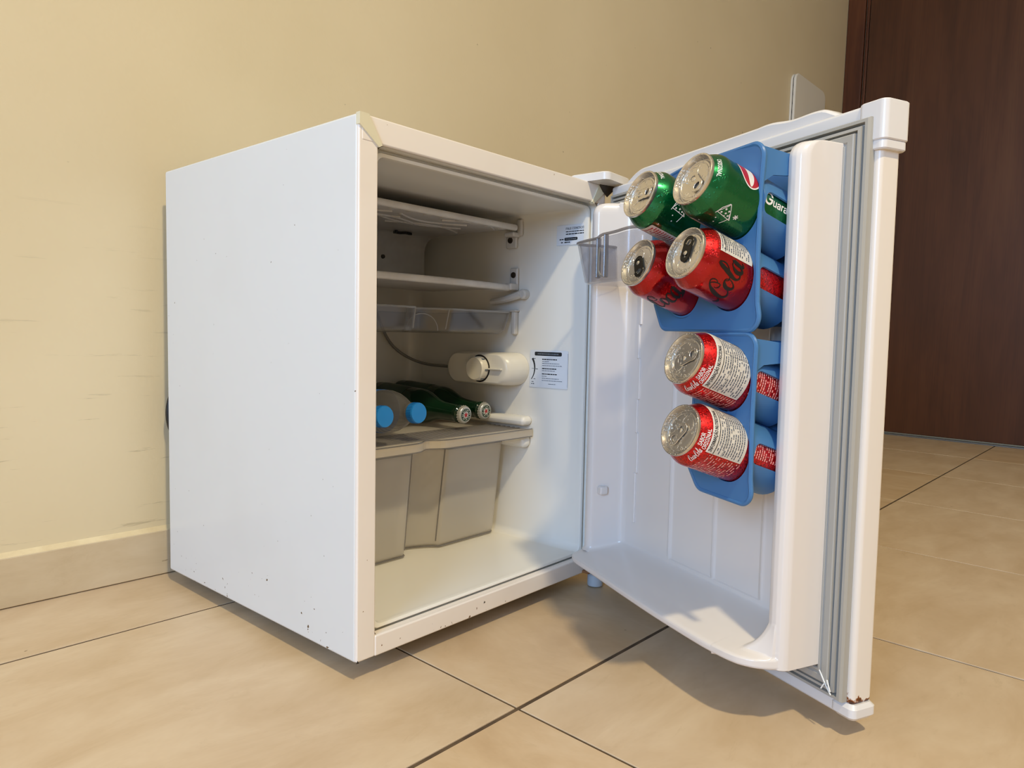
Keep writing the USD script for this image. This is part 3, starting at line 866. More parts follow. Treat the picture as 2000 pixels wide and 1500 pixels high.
# ------------------------------------------------------------------ things in the refrigerator
# trays: walls of a bin between two outlines with the same number of points
def bin_mesh(bot, top, z0, z1, th, lip=None):
    bot, top = np.array(bot, float), np.array(top, float)

    def inset(o, d):
        a, b = np.roll(o, 1, 0), np.roll(o, -1, 0)
        t = b - a
        t /= np.linalg.norm(t, axis=1)[:, None]
        nrm = np.c_[-t[:, 1], t[:, 0]]
        return o + nrm * d
    if Polygon(bot).exterior.is_ccw is False:
        bot, top = bot[::-1], top[::-1]
    rb = .010
    L = [(inset(bot, rb * .9), z0)]
    for a in (.35, .7, 1.0):
        L.append((inset(bot, rb * (1 - math.sin(a * PI / 2)) * .9), z0 + rb * (1 - math.cos(a * PI / 2)) * .9))
    L.append((top, z1))
    outer = np.array([np.c_[o, np.full(len(o), z)] for o, z in L])
    inner = np.array([np.c_[inset(o, th), np.full(len(o), z + (th if z < z1 else 0))] for o, z in L])
    side = grid(np.concatenate([outer, inner[::-1]]), closed_v=True, flip=True)

    def cap(o, z, flip):
        v, f = trimesh.creation.triangulate_polygon(Polygon(o), engine='earcut')
        f = np.array(f)
        return trimesh.Trimesh(np.c_[v, np.full(len(v), z)], f[:, ::-1] if flip else f, process=False)
    m = trimesh.util.concatenate([side, cap(inset(bot, rb * .9), z0, True), cap(inset(inset(bot, rb * .9), th), z0 + th, False)])
    m.merge_vertices()
    return m


def outline(x0, x1, yf, yb, ra, rb, depth, r=.014):
    """front (-y) outline with a curved finger recess between ra and rb; counter-clockwise from the front left."""
    p = []
    for t in np.linspace(PI, 1.5 * PI, 7):
        p.append((x0 + r + r * math.cos(t), yf + r + r * math.sin(t)))
    for t in np.linspace(0, 1, 5)[1:-1]:
        p.append((x0 + r + (ra - x0 - r) * t, yf))
    p.append((ra - .003, yf))
    p += [(ra + .001, yf + .002), (ra + .003, yf + .006), (ra + .005, yf + depth * .75), (ra + .010, yf + depth * .95)]
    for t in np.linspace(0, 1, 10):
        x = ra + .014 + (rb - ra - .018) * t
        p.append((x, yf + depth * (1 - .72 * t ** 1.8)))
    p += [(rb - .001, yf + depth * .16), (rb + .002, yf + depth * .03), (rb + .006, yf)]
    for t in np.linspace(0, 1, 6)[1:-1]:
        p.append((rb + .006 + (x1 - r - rb - .006) * t, yf))
    for t in np.linspace(1.5 * PI, 2 * PI, 7):
        p.append((x1 - r + r * math.cos(t), yf + r + r * math.sin(t)))
    for t in np.linspace(0, PI / 2, 5):
        p.append((x1 - r + r * math.cos(t), yb - r + r * math.sin(t)))
    for t in np.linspace(PI / 2, PI, 5):
        p.append((x0 + r + r * math.cos(t), yb - r + r * math.sin(t)))
    return np.array(p)


def rim(o, z, r):
    return tube(np.c_[o, np.full(len(o), z)], r, 6, closed=True)


def edge_line(o0, o1, z0, z1, k, r):
    return tube([(*o0[k], z0), (*(o0[k] * .3 + o1[k] * .7), z0 * .3 + z1 * .7), (*o1[k], z1)], r, 6)


cr = xf('vegetable_crisper', 'large clear grey plastic drawer standing on the floor of the refrigerator', 'crisper', FM)
ob = outline(.056, .440, .187, .395, .231, .302, .032)
ot = outline(.050, .436, .165, .400, .226, .300, .032)
obj('bin', bin_mesh(ob, ot, LZ0 + .0004, .2230, .0022), W_['frost'], cr, smooth=35)
obj('rim', rim(ot, .2226, .0020), W_['edge'], cr)
kk = [10, 12, 23]
for k in (11, 25):
    obj('front_edge', edge_line(ob, ot, LZ0 + .012, .222, k, .0011), W_['edge'], cr)
obj('base_edge', rim(ob + (ob.mean(0) - ob) * .012, LZ0 + .0035, .0013), W_['edge'], cr)
a = np.linspace(0, PI * .62, 16)
obj('grip_arch', tube(np.c_[.246 + .024 + .030 * np.cos(a[::-1] + .3), .212 - .010 * (np.cos(a[::-1] + .3) > 0.3) * np.cos(a[::-1] + .3), .155 + .030 * np.sin(a[::-1] + .3)], .0008, 6), W_['edge'], cr)

# ribbed cover over the drawer, carries the bottles
cv = xf('crisper_cover', 'ribbed clear plastic shelf lying over the drawer, carrying the bottles', 'shelf', FM)
xsn = np.linspace(.040, .4475, 60)
yf = .1135 + .0145 * np.exp(-((xsn - .222) / .017) ** 2)
SH = .2470
pl = Polygon(np.vstack([np.c_[xsn, yf], [(.4475, .404), (.040, .404)]]))
obj('plate', extr(pl, .0035, trans(0, 0, SH - .0048)), W_['frost'], cv, smooth=False)
fl_ = Polygon(np.vstack([np.c_[xsn, yf], np.c_[xsn, yf + .0035][::-1]]))
obj('front_lip', extr(fl_, .0118, trans(0, 0, SH - .0128)), clear('lip_plastic', (.9, .88, .84), lin('f2e9da'), .75, .2), cv, smooth=False)
obj('lip_edge', [tube(np.c_[xsn, yf + .001, np.full(60, SH - .0005)], .0012, 6), tube(np.c_[xsn, yf + .0005, np.full(60, SH - .0128)], .0010, 6)], W_['edge'], cv)
for y in (.134, .145, .156, .167, .178, .189, .200):
    obj('rib', rbox((.048, y, SH - .0018), (.440, y + .0045, SH + .0008), .001, 1), W_['edge'], cv, smooth=False)

dt = xf('drip_tray', 'shallow clear plastic tray hanging under the freezer plate', 'tray', FM)
ob2 = outline(.052, .438, .168, .395, .228, .300, .030, .012)
ot2 = outline(.048, .441, .158, .398, .224, .298, .030, .012)
obj('bin', bin_mesh(ob2, ot2, .4055, .4430, .0020), W_['clear'], dt, smooth=35)
obj('rim', rim(ot2, .4428, .0016), W_['edge_light'], dt)
for k in (11, 25, 35):
    obj('front_edge', edge_line(ob2, ot2, .412, .442, k, .0011), W_['edge_light'], dt)
a = np.linspace(0, PI, 20)
obj('grip_arch', tube(np.c_[.262 + .027 * np.cos(a), .186 - .006 * np.cos(a), .409 + .026 * np.sin(a)], .0009, 6), W_['edge_light'], dt)


# bottles lying on the cover, necks to the front (local z = towards the cap)
def lying(x, y_cap, z, pitch=0.0, yaw=0.0, roll=0.0):
    d = np.array([math.sin(yaw) * math.cos(pitch), -math.cos(yaw) * math.cos(pitch), -math.sin(pitch)])
    ex = np.cross([0, 0, 1], d)
    ex /= np.linalg.norm(ex)
    ey = np.cross(d, ex)
    m = tmat((x, y_cap, z), ex, ey, d)
    return FM @ m @ rotz(roll)


def water_bottle(label, x, yc, z, roll, h):
    p = xf('water_bottle', label, 'bottle', lying(x, yc, z, -0.05, 0.0, roll), 'water bottles lying on the shelf')
    R = .0325
    prof = [(0, -.212), (.024, -.212), (.030, -.207), (R, -.198)]
    for k in range(5):
        z0 = -.19 + k * .013
        prof += [(R, z0), (R - .0015, z0 + .004), (R - .0015, z0 + .006), (R, z0 + .010)]
    prof += [(R, -.118), (R, -.075), (.0318, -.066), (.0290, -.054), (.0240, -.042), (.0180, -.031), (.0140, -.025), (.0125, -.021), (.0125, -.017), (.0150, -.0165), (.0150, -.015), (.0122, -.0145), (.0122, -.004), (0, -.004)]
    b = obj('body', lathe(prof, 56), W_['pet'], p, smooth=40)
    obj('label_wrap', lathe([(R + .0002, -.128), (R + .0006, -.128), (R + .0006, -.082), (R + .0002, -.082)], 56), W_['blue_label'], p, label='blue label wrapped round the bottle')
    ca = obj('cap', lathe([(0, -.0135), (.0142, -.0135), (.0148, -.0125), (.0148, -.0020), (.0140, -.0004), (0, 0)], 48), W_['blue_cap'], p, label='blue screw cap')
    rb_ = []
    for t in np.linspace(0, 2 * PI, 40, endpoint=False):
        rb_.append(at(bx((.0144, -.0004, -.0125), (.0152, .0004, -.0025)), rotz(t)))
    obj('grip', rb_, W_['blue_cap'], ca, smooth=False, kind='stuff')


SHT = SH + .0008
water_bottle('clear water bottle with blue cap, half hidden behind the edge of the refrigerator', .1315, .112, SHT + .0424, .3, 0)
water_bottle('clear water bottle with blue cap lying beside the first dark green bottle', .1975, .118, SHT + .0424, .9, 0)


def star(r, r2, n=5):
    return Polygon([((r if k % 2 == 0 else r2) * math.cos(PI / 2 + k * PI / n), (r if k % 2 == 0 else r2) * math.sin(PI / 2 + k * PI / n)) for k in range(2 * n)])


def beer_bottle(label, x, yc, z, pitch, roll):
    p = xf('beer_bottle', label, 'bottle', lying(x, yc, z, pitch, 0.0, roll), 'green beer bottles lying on the shelf')
    R = .0303
    prof = [(0, -.226), (.026, -.226), (.0295, -.223), (R, -.218), (R, -.112), (.0297, -.104), (.0270, -.092), (.0215, -.078), (.0172, -.066), (.0150, -.052), (.0137, -.022), (.0137, -.018), (.0150, -.016), (.0150, -.012), (.0132, -.010), (.0132, -.004), (0, -.004)]
    obj('body', lathe(prof, 56), W_['glass'], p, smooth=40)
    obj('label_band', lathe([(R + .0001, -.205), (R + .0004, -.205), (R + .0004, -.135), (R + .0001, -.135)], 48), W_['crown_green'], p)
    n = 21
    t = np.linspace(0, 2 * PI, n * 6, endpoint=False)
    P = []
    for r, zz_, w_ in ((.0128, -.0065, 0), (.0150, -.0065, 1), (.0146, -.0042, .6), (.0140, -.0022, .2), (.0132, -.0008, 0), (.0120, 0, 0), (.0001, 0.0002, 0)):
        rr = r + .0006 * w_ * np.cos(n * t)
        P.append(np.c_[rr * np.cos(t), rr * np.sin(t), np.full(len(t), zz_)])
    c = obj('crown_cap', grid(np.array(P), closed_v=True, flip=True), W_['crown'], p, smooth=50, label='silver crown cap with green ring and red star')
    rg = Point(0, 0).buffer(.0104, 32) - Point(0, 0).buffer(.0062, 32)
    obj('ring_print', extr(rg, .0002, trans(0, 0, .0001)), W_['crown_green'], c, smooth=False)
    le = [affinity.rotate(sbox(-.0005, .0073, .0004, .0091), 24 * k + 6 * (k % 2), origin=(0, 0)) for k in range(15)]
    obj('ring_lettering', extr(unary_union(le), .0002, trans(0, 0, .00025)), W_['printwhite'], c, smooth=False)
    obj('star_print', extr(star(.0052, .0021), .0003, trans(0, 0, .0001)), W_['crown_red'], c, smooth=False)


beer_bottle('dark green bottle with crown cap lying next to the blue-capped water bottle', .3445, .170, SHT + .0248, .055, .1)
beer_bottle('dark green bottle with crown cap lying farthest from the water bottles', .4140, .190, SHT + .0248, .055, .4)

# ------------------------------------------------------------------ door bin, can holders, cans
db = xf('door_bin', 'small clear plastic bin on the door beside the red cans', 'bin', FM)


def uvline(pts, n=40):
    return smooth_pts(pts, n)


fo = uvline([(.062, .030), (.0615, .075), (.0665, .0985), (.085, .1045), (.130, .1065), (.185, .1075), (.226, .1060), (.233, .095), (.234, .05), (.234, .030)], 44)
fb = uvline([(.066, .030), (.066, .070), (.0715, .0885), (.088, .0935), (.130, .0955), (.183, .0965), (.220, .0950), (.227, .085), (.228, .05), (.228, .030)], 44)
P = []
for o, z in ((fb * [1, .93] , .4785), (fb, .4815), (fo, .5345), (fo * [1, 1.0] + [0, 0], .5370)):
    P.append(np.c_[o, np.full(len(o), z)])
inn = []
for o, z in ((fb * [1, .93], .4805), (fb, .4830), (fo, .5345), (fo, .5370)):
    c0 = np.array([.147, .03])
    inn.append(np.c_[c0 + (o - c0) * .972, np.full(len(o), z)])
wl = grid(np.concatenate([np.array(P), np.array(inn)[::-1]]))
fp = Polygon(np.vstack([fb * [1, .93]]))
flr = extr(fp, .0018, tmat((0, 0, .4785), (1, 0, 0), (0, 1, 0)))
obj('wall', dm([wl, flr]), W_['binclear'], db, smooth=40)
obj('rim', dm(tube(np.c_[fo, np.full(len(fo), .5365) + .004 * np.clip((fo[:, 0] - .135) / .006, 0, 1)], .0021, 8)), W_['edge'], db)
obj('clip', dm([rbox((.131, .1010, .483), (.1345, .1085, .537), .001, 1), rbox((.150, .1010, .483), (.1530, .1085, .540), .001, 1)]), W_['edge'], db)
sl = LineString([(.143, .522), (.1405, .512), (.1405, .492), (.146, .4855), (.150, .4850)]).buffer(.0012)
obj('slot', dm(at(extr(sl, .0016), tmat((0, .1085, 0), (1, 0, 0), (0, 0, 1), (0, 1, 0)))), W_['tubegrey'], db)

AZ, EL = math.radians(1.0), math.radians(18.5)
nu = np.array([math.sin(AZ) * math.cos(EL), math.cos(AZ) * math.cos(EL), math.sin(EL)])       # can axis in door coordinates
LID = dict(c1=(.3047, .1611, .5616), c2=(.3933, .1607, .5616), c3=(.3078, .1638, .4864), c4=(.3880, .1630, .4895), c5=(.3900, .1618, .3840), c6=(.3925, .1650, .3113))


def dpoint(p):
    return HH + p[0] * dd + p[1] * nn + np.array([0, 0, p[2]])


naxis = nu[0] * dd + nu[1] * nn + np.array([0, 0, nu[2]])
e1 = np.cross([0, 0, 1.0], naxis)
e1 /= np.linalg.norm(e1)
e2 = np.cross(naxis, e1)
HCAN, RCAN = .122, .033


def can_mat(c, roll=0.0):
    return FM @ tmat(dpoint(LID[c]) - naxis * HCAN, e1, e2, naxis) @ rotz(roll)


VP = .100                                                   # plane of the holder's front plate


def hole_at(c, v=VP):
    s = (LID[c][1] - v) / nu[1]
    p = np.array(LID[c]) - nu * s
    return p[0], p[2]


def holder(label, cans, outl, crease):
    p = xf('can_holder', label, 'can holder', FM, 'blue can holders hanging in the refrigerator door')
    plate = Polygon(outl).buffer(-.014).buffer(.014, 10)
    holes = unary_union([affinity.scale(Point(*hole_at(c)).buffer(.0339, 32), 1, 1 / math.cos(EL), origin=hole_at(c)) for c in cans])
    body = plate - holes
    t2 = extr(body, .0028, None)
    t2 = sub(t2, .012)

    def bend(u):
        return np.where(u < crease, (u - crease) * .10, 0.0)
    v = t2.vertices
    t2.vertices = np.c_[v[:, 0], VP - .0014 + v[:, 2] + bend(v[:, 0]) + .003 * np.clip((.415 - 0 * v[:, 0] - v[:, 1]) / .03, 0, 1) * 0, v[:, 1]]
    t2.invert()
    obj('front_plate', dm(t2), W_['holder'], p, smooth=30)
    # rolled outer edge of the plate
    ring_ = np.array(plate.exterior.coords)[:-1]
    ring_ = ring_[::-1] if plate.exterior.is_ccw else ring_
    obj('plate_edge', dm(tube(np.c_[ring_[:, 0], VP + bend(ring_[:, 0]), ring_[:, 1]], .0026, 8, closed=True)), W_['holder'], p)
    for c in cans:
        ax0 = np.array(LID[c]) - nu * HCAN
        s_plate = HCAN - (LID[c][1] - VP) / nu[1]
        s_end = -.006
        R0, R1 = .0338, .0358
        # unrolled wall with a rounded window on the side
        per = 2 * PI * R0
        wall = sbox(-per / 2, s_end, per / 2, s_plate + .014)
        wnd = Polygon(rrect(.0215, .085, .008, 8) + [math.radians(2) * R0, s_plate - .003 - .0425])
        w2 = wall - wnd
        sh3 = extr(w2, R1 - R0)
        sh3 = sub(sh3, .009)
        vv = sh3.vertices
        ang = vv[:, 0] / R0
        rr = R0 + vv[:, 2]
        # cut the front rim to the tilted plate
        top = s_plate + rr * np.sin(ang) * math.tan(EL) - .001
        s_ = np.minimum(vv[:, 1], top)
        loc = np.c_[rr * np.cos(ang), rr * np.sin(ang), s_]
        sh3.vertices = loc
        m = tmat(dpoint(ax0), e1, e2, naxis)
        obj('pocket', at(sh3, m), W_['holder'], p, smooth=40)
    us_ = [c_[0] for c_ in outl]
    zs_ = [c_[1] for c_ in outl]
    bk = Polygon([(min(us_) + .02, min(zs_) + .006), (max(us_) - .012, min(zs_) + .006), (max(us_) - .012, max(zs_) - .006), (min(us_) + .02, max(zs_) - .006)]).buffer(-.008).buffer(.008)
    eb_ = extr(bk, .0025)
    v = eb_.vertices
    eb_.vertices = np.c_[v[:, 0], .0155 + v[:, 2], v[:, 1]]
    eb_.invert()
    obj('back_plate', dm(eb_), W_['holder'], p, smooth=False)
    zt_ = max(zs_)
    sw_ = Polygon([(VP + .001, zt_ - .004), (.018, zt_ - .013), (.018, zt_ - .026), (.086, zt_ - .031), (VP, zt_ - .040)])
    e_ = extr(sw_, .0024, tmat((max(us_) - .0085, 0, 0), (0, 1, 0), (0, 0, 1)))
    obj('side_web', dm(e_), W_['holder'], p, smooth=False)
    obj('top_web', dm([hull([(u, v_, z_ + dz) for u in (min(us_) + .02, min(us_) + .06) for v_, z_ in ((.018, zt_ - .012), (VP - .012, zt_ - .006)) for dz in (0, .0022)])]), W_['holder'], p, smooth=False)
    # webs between the pockets
    for a_, b_ in zip(cans[:-1], cans[1:]):
        ha, hb = hole_at(a_, .05), hole_at(b_, .05)
        if abs(ha[0] - hb[0]) < .04:
            obj('web', dm(hull([(u, v_, z_) for u in ((ha[0] + hb[0]) / 2 - .0012, (ha[0] + hb[0]) / 2 + .0012) for v_ in (.018, VP - .001) for z_ in ((ha[1] + hb[1]) / 2 - .012 + (v_ - .05) * .33, (ha[1] + hb[1]) / 2 + .012 + (v_ - .05) * .33)])), W_['holder'], p, smooth=False)


holder('upper blue plastic holder gripping two green cans and two red cans with black tabs', ['c1', 'c3', 'c2', 'c4'],
       [(.2385, .592), (.2350, .500), (.2440, .445), (.262, .4145), (.4320, .4125), (.4260, .440), (.4240, .490), (.4245, .550), (.4270, .588), (.4200, .598), (.30, .598)], .349)
holder('lower blue plastic holder gripping two red cans with silver tabs', ['c5', 'c6'],
       [(.338, .408), (.336, .330), (.3300, .262), (.3480, .2375), (.4300, .2345), (.4265, .262), (.4255, .33), (.427, .400), (.420, .409)], .30)

# --- can geometry
CAN_PROF = [(0, .0105), (.018, .0095), (.0225, .004), (.0238, .0), (.0252, .0004), (.0275, .004), (.0310, .0085), (RCAN, .0135), (RCAN, .1035), (.0327, .1055), (.0318, .1080), (.0295, .1125), (.0272, .1165), (.0262, .1182)]


def R_at(z):
    p = np.array(CAN_PROF[6:])
    return np.interp(z, p[:, 1], p[:, 0])


def wrap(poly, phi0, z0, eps=.00025, e=.003, dent=None):
    """a flat print (x = arc length towards larger angle, y = up the can) laid on the can's wall."""
    out = []
    for g in getattr(poly, 'geoms', [poly]):
        if g.geom_type != 'Polygon' or g.area < 1e-9:
            continue
        v, f = trimesh.creation.triangulate_polygon(g, engine='earcut')
        m = sub(trimesh.Trimesh(np.c_[v, np.zeros(len(v))], f, process=False), e)
        ang = math.radians(phi0) + m.vertices[:, 0] / RCAN
        z = z0 + m.vertices[:, 1]
        r = R_at(z) + eps
        if dent:
            r = r + dent(ang, z)
        m.vertices = np.c_[r * np.cos(ang), r * np.sin(ang), z + eps * .4]
        out.append(m)
    m = trimesh.util.concatenate(out)
    cen = m.triangles_center * [1, 1, 0]
    if np.einsum('ij,ij->i', m.face_normals, cen).sum() < 0:
        m.invert()
    return m


def txt_poly(text, h, bold=True):
    t = meshkit.text_mesh(text, h, .001, bold)
    top = t.submesh([np.where(t.face_normals[:, 2] > .9)[0]], append=True)
    pol = unary_union([Polygon(tr[:, :2]).buffer(1e-6) for tr in top.triangles])
    return affinity.translate(pol, -t.bounds[0][0], 0)


def stroke(pts, w):
    """a pen stroke of changing width along a smooth curve."""
    c = smooth_pts(pts, 48)
    wv = np.interp(np.linspace(0, 1, 48), np.linspace(0, 1, len(w)), w)
    t = np.gradient(c, axis=0)
    t /= np.linalg.norm(t, axis=1)[:, None]
    nn_ = np.c_[-t[:, 1], t[:, 0]]
    quads = []
    for k in range(47):
        a, b = c[k], c[k + 1]
        quads.append(Polygon([a + nn_[k] * wv[k] * .66, b + nn_[k + 1] * wv[k + 1] * .66, b - nn_[k + 1] * wv[k + 1] * .66, a - nn_[k] * wv[k] * .66]).buffer(.00012))
    return unary_union(quads)


def script_letter(ch):
    """flowing script letters drawn by hand, x-height 1; returns (polygon, advance)."""
    if ch == 'C':
        p = [stroke([(1.05, 1.35), (1.22, 1.62), (1.02, 1.98), (.68, 1.85), (.34, 1.30), (.14, .60), (.20, .08), (.55, -.12), (.95, .10), (1.20, .52)], [.05, .07, .06, .16, .28, .30, .24, .12, .07, .04]),
             stroke([(.62, 1.30), (.78, 1.02), (1.05, 1.05), (1.05, 1.40), (.80, 1.80), (.68, 1.85)], [.04, .06, .06, .06, .06, .05])]
        return unary_union(p), 1.05
    if ch == 'o':
        return unary_union([stroke([(.52, 1.0), (.20, .72), (.12, .25), (.38, -.02), (.70, .28), (.78, .74), (.52, 1.0)], [.06, .24, .26, .12, .07, .06, .05]), stroke([(.52, .98), (.72, .70), (1.0, .80)], [.05, .05, .04])]), .86
    if ch == 'c':
        return unary_union([stroke([(.74, .74), (.66, .98), (.40, .94), (.16, .55), (.18, .12), (.42, -.03), (.78, .22)], [.10, .09, .12, .26, .24, .10, .05])]), .74
    if ch == 'l':
        return unary_union([stroke([(.10, .40), (.55, 1.10), (.82, 1.85), (.66, 2.10), (.46, 1.60), (.24, .70), (.26, .10), (.46, -.03), (.70, .20)], [.04, .05, .06, .08, .24, .30, .26, .12, .05])]), .62
    if ch == 'a':
        return unary_union([stroke([(.70, .92), (.46, 1.0), (.18, .66), (.14, .18), (.34, -.02), (.60, .30), (.74, .90)], [.06, .08, .24, .26, .12, .06, .05]), stroke([(.80, 1.0), (.68, .40), (.74, .02), (1.0, .20)], [.20, .26, .18, .05])]), .92
    if ch == '-':
        return stroke([(.05, .55), (.25, .62), (.45, .55)], [.10, .16, .08]), .45
    return Point(0, 0).buffer(.01), .4


def script(word, h):
    x, out = 0.0, []
    for ch in word:
        p, adv = script_letter(ch)
        out.append(affinity.translate(p, x, 0))
        x += adv
    s = unary_union(out)
    return affinity.scale(affinity.skew(s, 8, 0, origin=(0, 0)), h, h, origin=(0, 0)), x * h


def lid_parts(p, tab_dir, tab_mat):
    # local frame: lid at z = HCAN
    r = .027
    ring_ = [(.0256, .1165), (.0266, .1180), (r, .1192), (r, .1212), (.0266, .1219), (.0258, .1220), (.0251, .1217), (.0247, .1205), (.0236, .1165), (.0230, .1152), (.0222, .1152), (.0217, .1160), (.0213, .1172), (.0209, .1178), (.0196, .1180), (.0120, .1179), (.0, .1179)]
    li = obj('lid', lathe(ring_, 64), W_['alu'], p, smooth=32, label='silver lid of the can')
    det = []
    a = np.linspace(0, 2 * PI, 40, endpoint=False)
    det.append(tube(np.c_[.0186 * np.cos(a), .0186 * np.sin(a), np.full(40, .1179)], .0006, 6, closed=True))
    q = rotz(tab_dir)
    # mouth score opposite the ring of the tab
    c = np.c_[-.0098 + .0072 * np.cos(a), .0090 * np.sin(a), np.full(40, .1180)]
    det.append(at(tube(c, .0005, 6, closed=True), q))
    obj('score_line', det, W_['alu'], li)
    # tab: ring end in +x from the rivet
    outer = unary_union([Point(.0115, 0).buffer(.0068, 20), Point(-.0025, 0).buffer(.0062, 20), sbox(-.0025, -.0062, .0115, .0062)])
    hole = affinity.scale(Point(.0118, 0).buffer(.0042, 20), .95, 1.05)
    tabp = outer.buffer(-.0008).buffer(.0008) - hole - (Point(-.0008, 0).buffer(.0036, 16) - sbox(-.0008, -.004, .01, .004) - Point(-.0004, 0).buffer(.0026, 16))
    t = extr(tabp, .0011, trans(0, 0, .1188) @ roty(-.03))
    rim_t = []
    for g in (outer, hole):
        cc_ = np.array(g.exterior.coords)[:-1]
        if len(cc_) > 60:
            cc_ = cc_[::2]
        rim_t.append(tube(np.c_[cc_, np.full(len(cc_), .1195) + cc_[:, 0] * .03], .0006, 6, closed=True))
    rv = lathe([(0, .1180), (.0027, .1180), (.0025, .1203), (.0012, .1207), (0, .1207)], 20)
    tb = obj('pull_tab', [at(t, q)] + [at(x, q) for x in rim_t], tab_mat, p, smooth=30, label='black pull tab' if tab_mat is W_['tab_black'] else None)
    obj('rivet', at(rv, q), W_['alu'], tb)


def can_body(p, mat, dent=None):
    prof = np.array(CAN_PROF)
    zs_ = np.concatenate([np.linspace(.0135, .1035, 24)])
    pr = np.vstack([prof[:7], np.c_[np.full(24, RCAN), zs_], prof[9:]])
    n = 96
    t = np.linspace(0, 2 * PI, n, endpoint=False)
    P = np.stack([np.outer(np.cos(t), pr[:, 0]), np.outer(np.sin(t), pr[:, 0]), np.broadcast_to(pr[:, 1], (n, len(pr)))], -1)
    if dent:
        A, ZZ = np.meshgrid(t, pr[:, 1], indexing='ij')
        d = dent(A, ZZ)
        k = 1 + d / np.maximum(pr[:, 0][None], .01)
        P[..., 0] *= k
        P[..., 1] *= k
    obj('body', grid(P, closed_u=True), mat, p, smooth=40)


def micro_rows(w, z_top, rows, pitch, h, seed, fill=.85):
    r = np.random.default_rng(seed)
    out = []
    for k in range(rows):
        x = 0.0
        while x < w:
            l = float(r.uniform(.0008, .0036))
            if r.random() < fill:
                out.append(sbox(x, z_top - k * pitch - h, min(x + l, w), z_top - k * pitch))
            x += l + .0006
    return unary_union(out)


def green_can(c, label, rot, tab, seed):
    p = xf('soda_can', label, 'can', can_mat(c), 'green cans in the upper holder')
    can_body(p, W_['green'])
    lid_parts(p, tab, W_['alu'])
    d = lambda deg: deg + rot
    # slice of pizza drawn in white line, with a star beside it
    k = RCAN * PI / 180
    tri = [(0, .0185), (20 * k, .0107), (-4.6 * k, .0005)]
    outl = Polygon(tri).buffer(.0006)
    crust = LineString([(-.002, .0192), (.0055, .0172), (20.5 * k, .0118)]).buffer(.0005)
    dots = unary_union([Point(*q).buffer(.0011, 10) for q in ((.0012, .0145), (.0058, .0122), (.0020, .0095), (.0052, .0078), (.0006, .0055))])
    icon = unary_union([outl - Polygon(tri).buffer(-.0002), crust, dots])
    obj('pizza_print', wrap(icon, d(-52.3), .0770), W_['ink_white'], p, smooth=False)
    st = unary_union([affinity.rotate(sbox(-.0006, -.0028, .0006, .0028), a_) for a_ in (20, 80, 140)])
    obj('star_print', wrap(st, d(-47), .0742), W_['ink_white'], p, smooth=False)
    spark = unary_union([Point(*q).buffer(.0008, 8) for q in ((0, 0), (.006, .003), (.012, -.002), (-.010, .010))] + [LineString([(.002, -.006), (.012, -.009), (.016, -.006)]).buffer(.0005)])
    obj('spark_print', wrap(spark, d(-75), .088), W_['ink_white'], p, smooth=False)
    tp = txt_poly('ORIGINAL', .0036)
    tp = affinity.scale(tp, -1, -1, origin=(0, 0))
    obj('lettering', wrap(affinity.scale(tp, 1.0, 1.0), d(42), .1150), W_['ink_white'], p, smooth=False)
    # red oval badge and its white outline
    ov = affinity.scale(Point(0, 0).buffer(1, 40), .022, .0150)
    obj('badge', wrap(ov, d(46), .0740, .00022), W_['ink_white'], p, smooth=False)
    obj('badge_field', wrap(affinity.scale(ov, .93, .90), d(46), .0740, .00034), W_['ink_red'], p, smooth=False)
    obj('badge_band', wrap(affinity.scale(ov, .90, .30), d(46), .0745, .00046), W_['ink_white'], p, smooth=False)
    # big white word round the lower half
    wa, wb_ = txt_poly('G', .0125), txt_poly('uaraná', .0075)
    wd = unary_union([wa, affinity.translate(wb_, wa.bounds[2] + .0008, .0006)])
    wd = affinity.rotate(wd, -90, origin=(0, 0))
    obj('wordmark', wrap(wd, d(0), .0545), W_['ink_white'], p, smooth=False)
    # white information panel
    pn = Polygon(rrect(.034, .068, .002, 4))
    obj('panel', wrap(pn, d(-130), .069, .0002, .005), W_['ink_panel'], p, smooth=False)
    obj('panel_print', wrap(affinity.translate(micro_rows(.030, .030, 16, .0036, .0016, seed), -.015, 0), d(-130), .069, .00035, .006), W_['ink_red'], p, smooth=False, kind='stuff')


def red_black_can(c, label, rot, tab, word, wl, w_end, dent=None, seed=3):
    p = xf('soda_can', label, 'can', can_mat(c), 'red cans with black tabs in the upper holder')
    can_body(p, W_['red'], dent)
    lid_parts(p, tab, W_['tab_black'])
    w, L = script(word, .0140)
    w = affinity.scale(w, wl / L, 1.0, origin=(0, 0))
    w = unary_union([w, stroke([(-.010, .0005), (-.006, -.0015), (-.001, .0020)], [.0004, .0022, .0006])] + ([] if word == 'Cola' else [stroke([(wl - .006, -.0035), (wl, -.0010), (wl + .007, .0035)], [.0004, .0026, .0010])]))
    obj('wordmark', wrap(w, w_end - math.degrees(wl / RCAN), .0715, .0003, .0025, dent), W_['ink_black'], p, smooth=False)
    obj('bubble_band', wrap(sbox(0, 0, .052, .0155), -4 + rot, .1045, .0002, .004, dent), W_['redglit'], p, smooth=False)
    pn = sbox(0, 0, .044, .045)
    obj('panel', wrap(pn, 11 + rot, .061, .0002, .004, dent), W_['ink_panel'], p, smooth=False)
    obj('panel_print', wrap(affinity.translate(micro_rows(.038, .040, 13, .0030, .0013, seed), .003, 0), 11 + rot, .063, .00035, .006, dent), W_['ink_grey'], p, smooth=False, kind='stuff')
    obj('panel_line', wrap(sbox(.001, 0, .043, .0007), 11 + rot, .098, .00036, .004, dent), W_['ink_black'], p, smooth=False)
    obj('lower_band', wrap(sbox(0, 0, .060, .052), -25 + rot, .006, .0002, .005, dent), W_['redglit'], p, smooth=False)


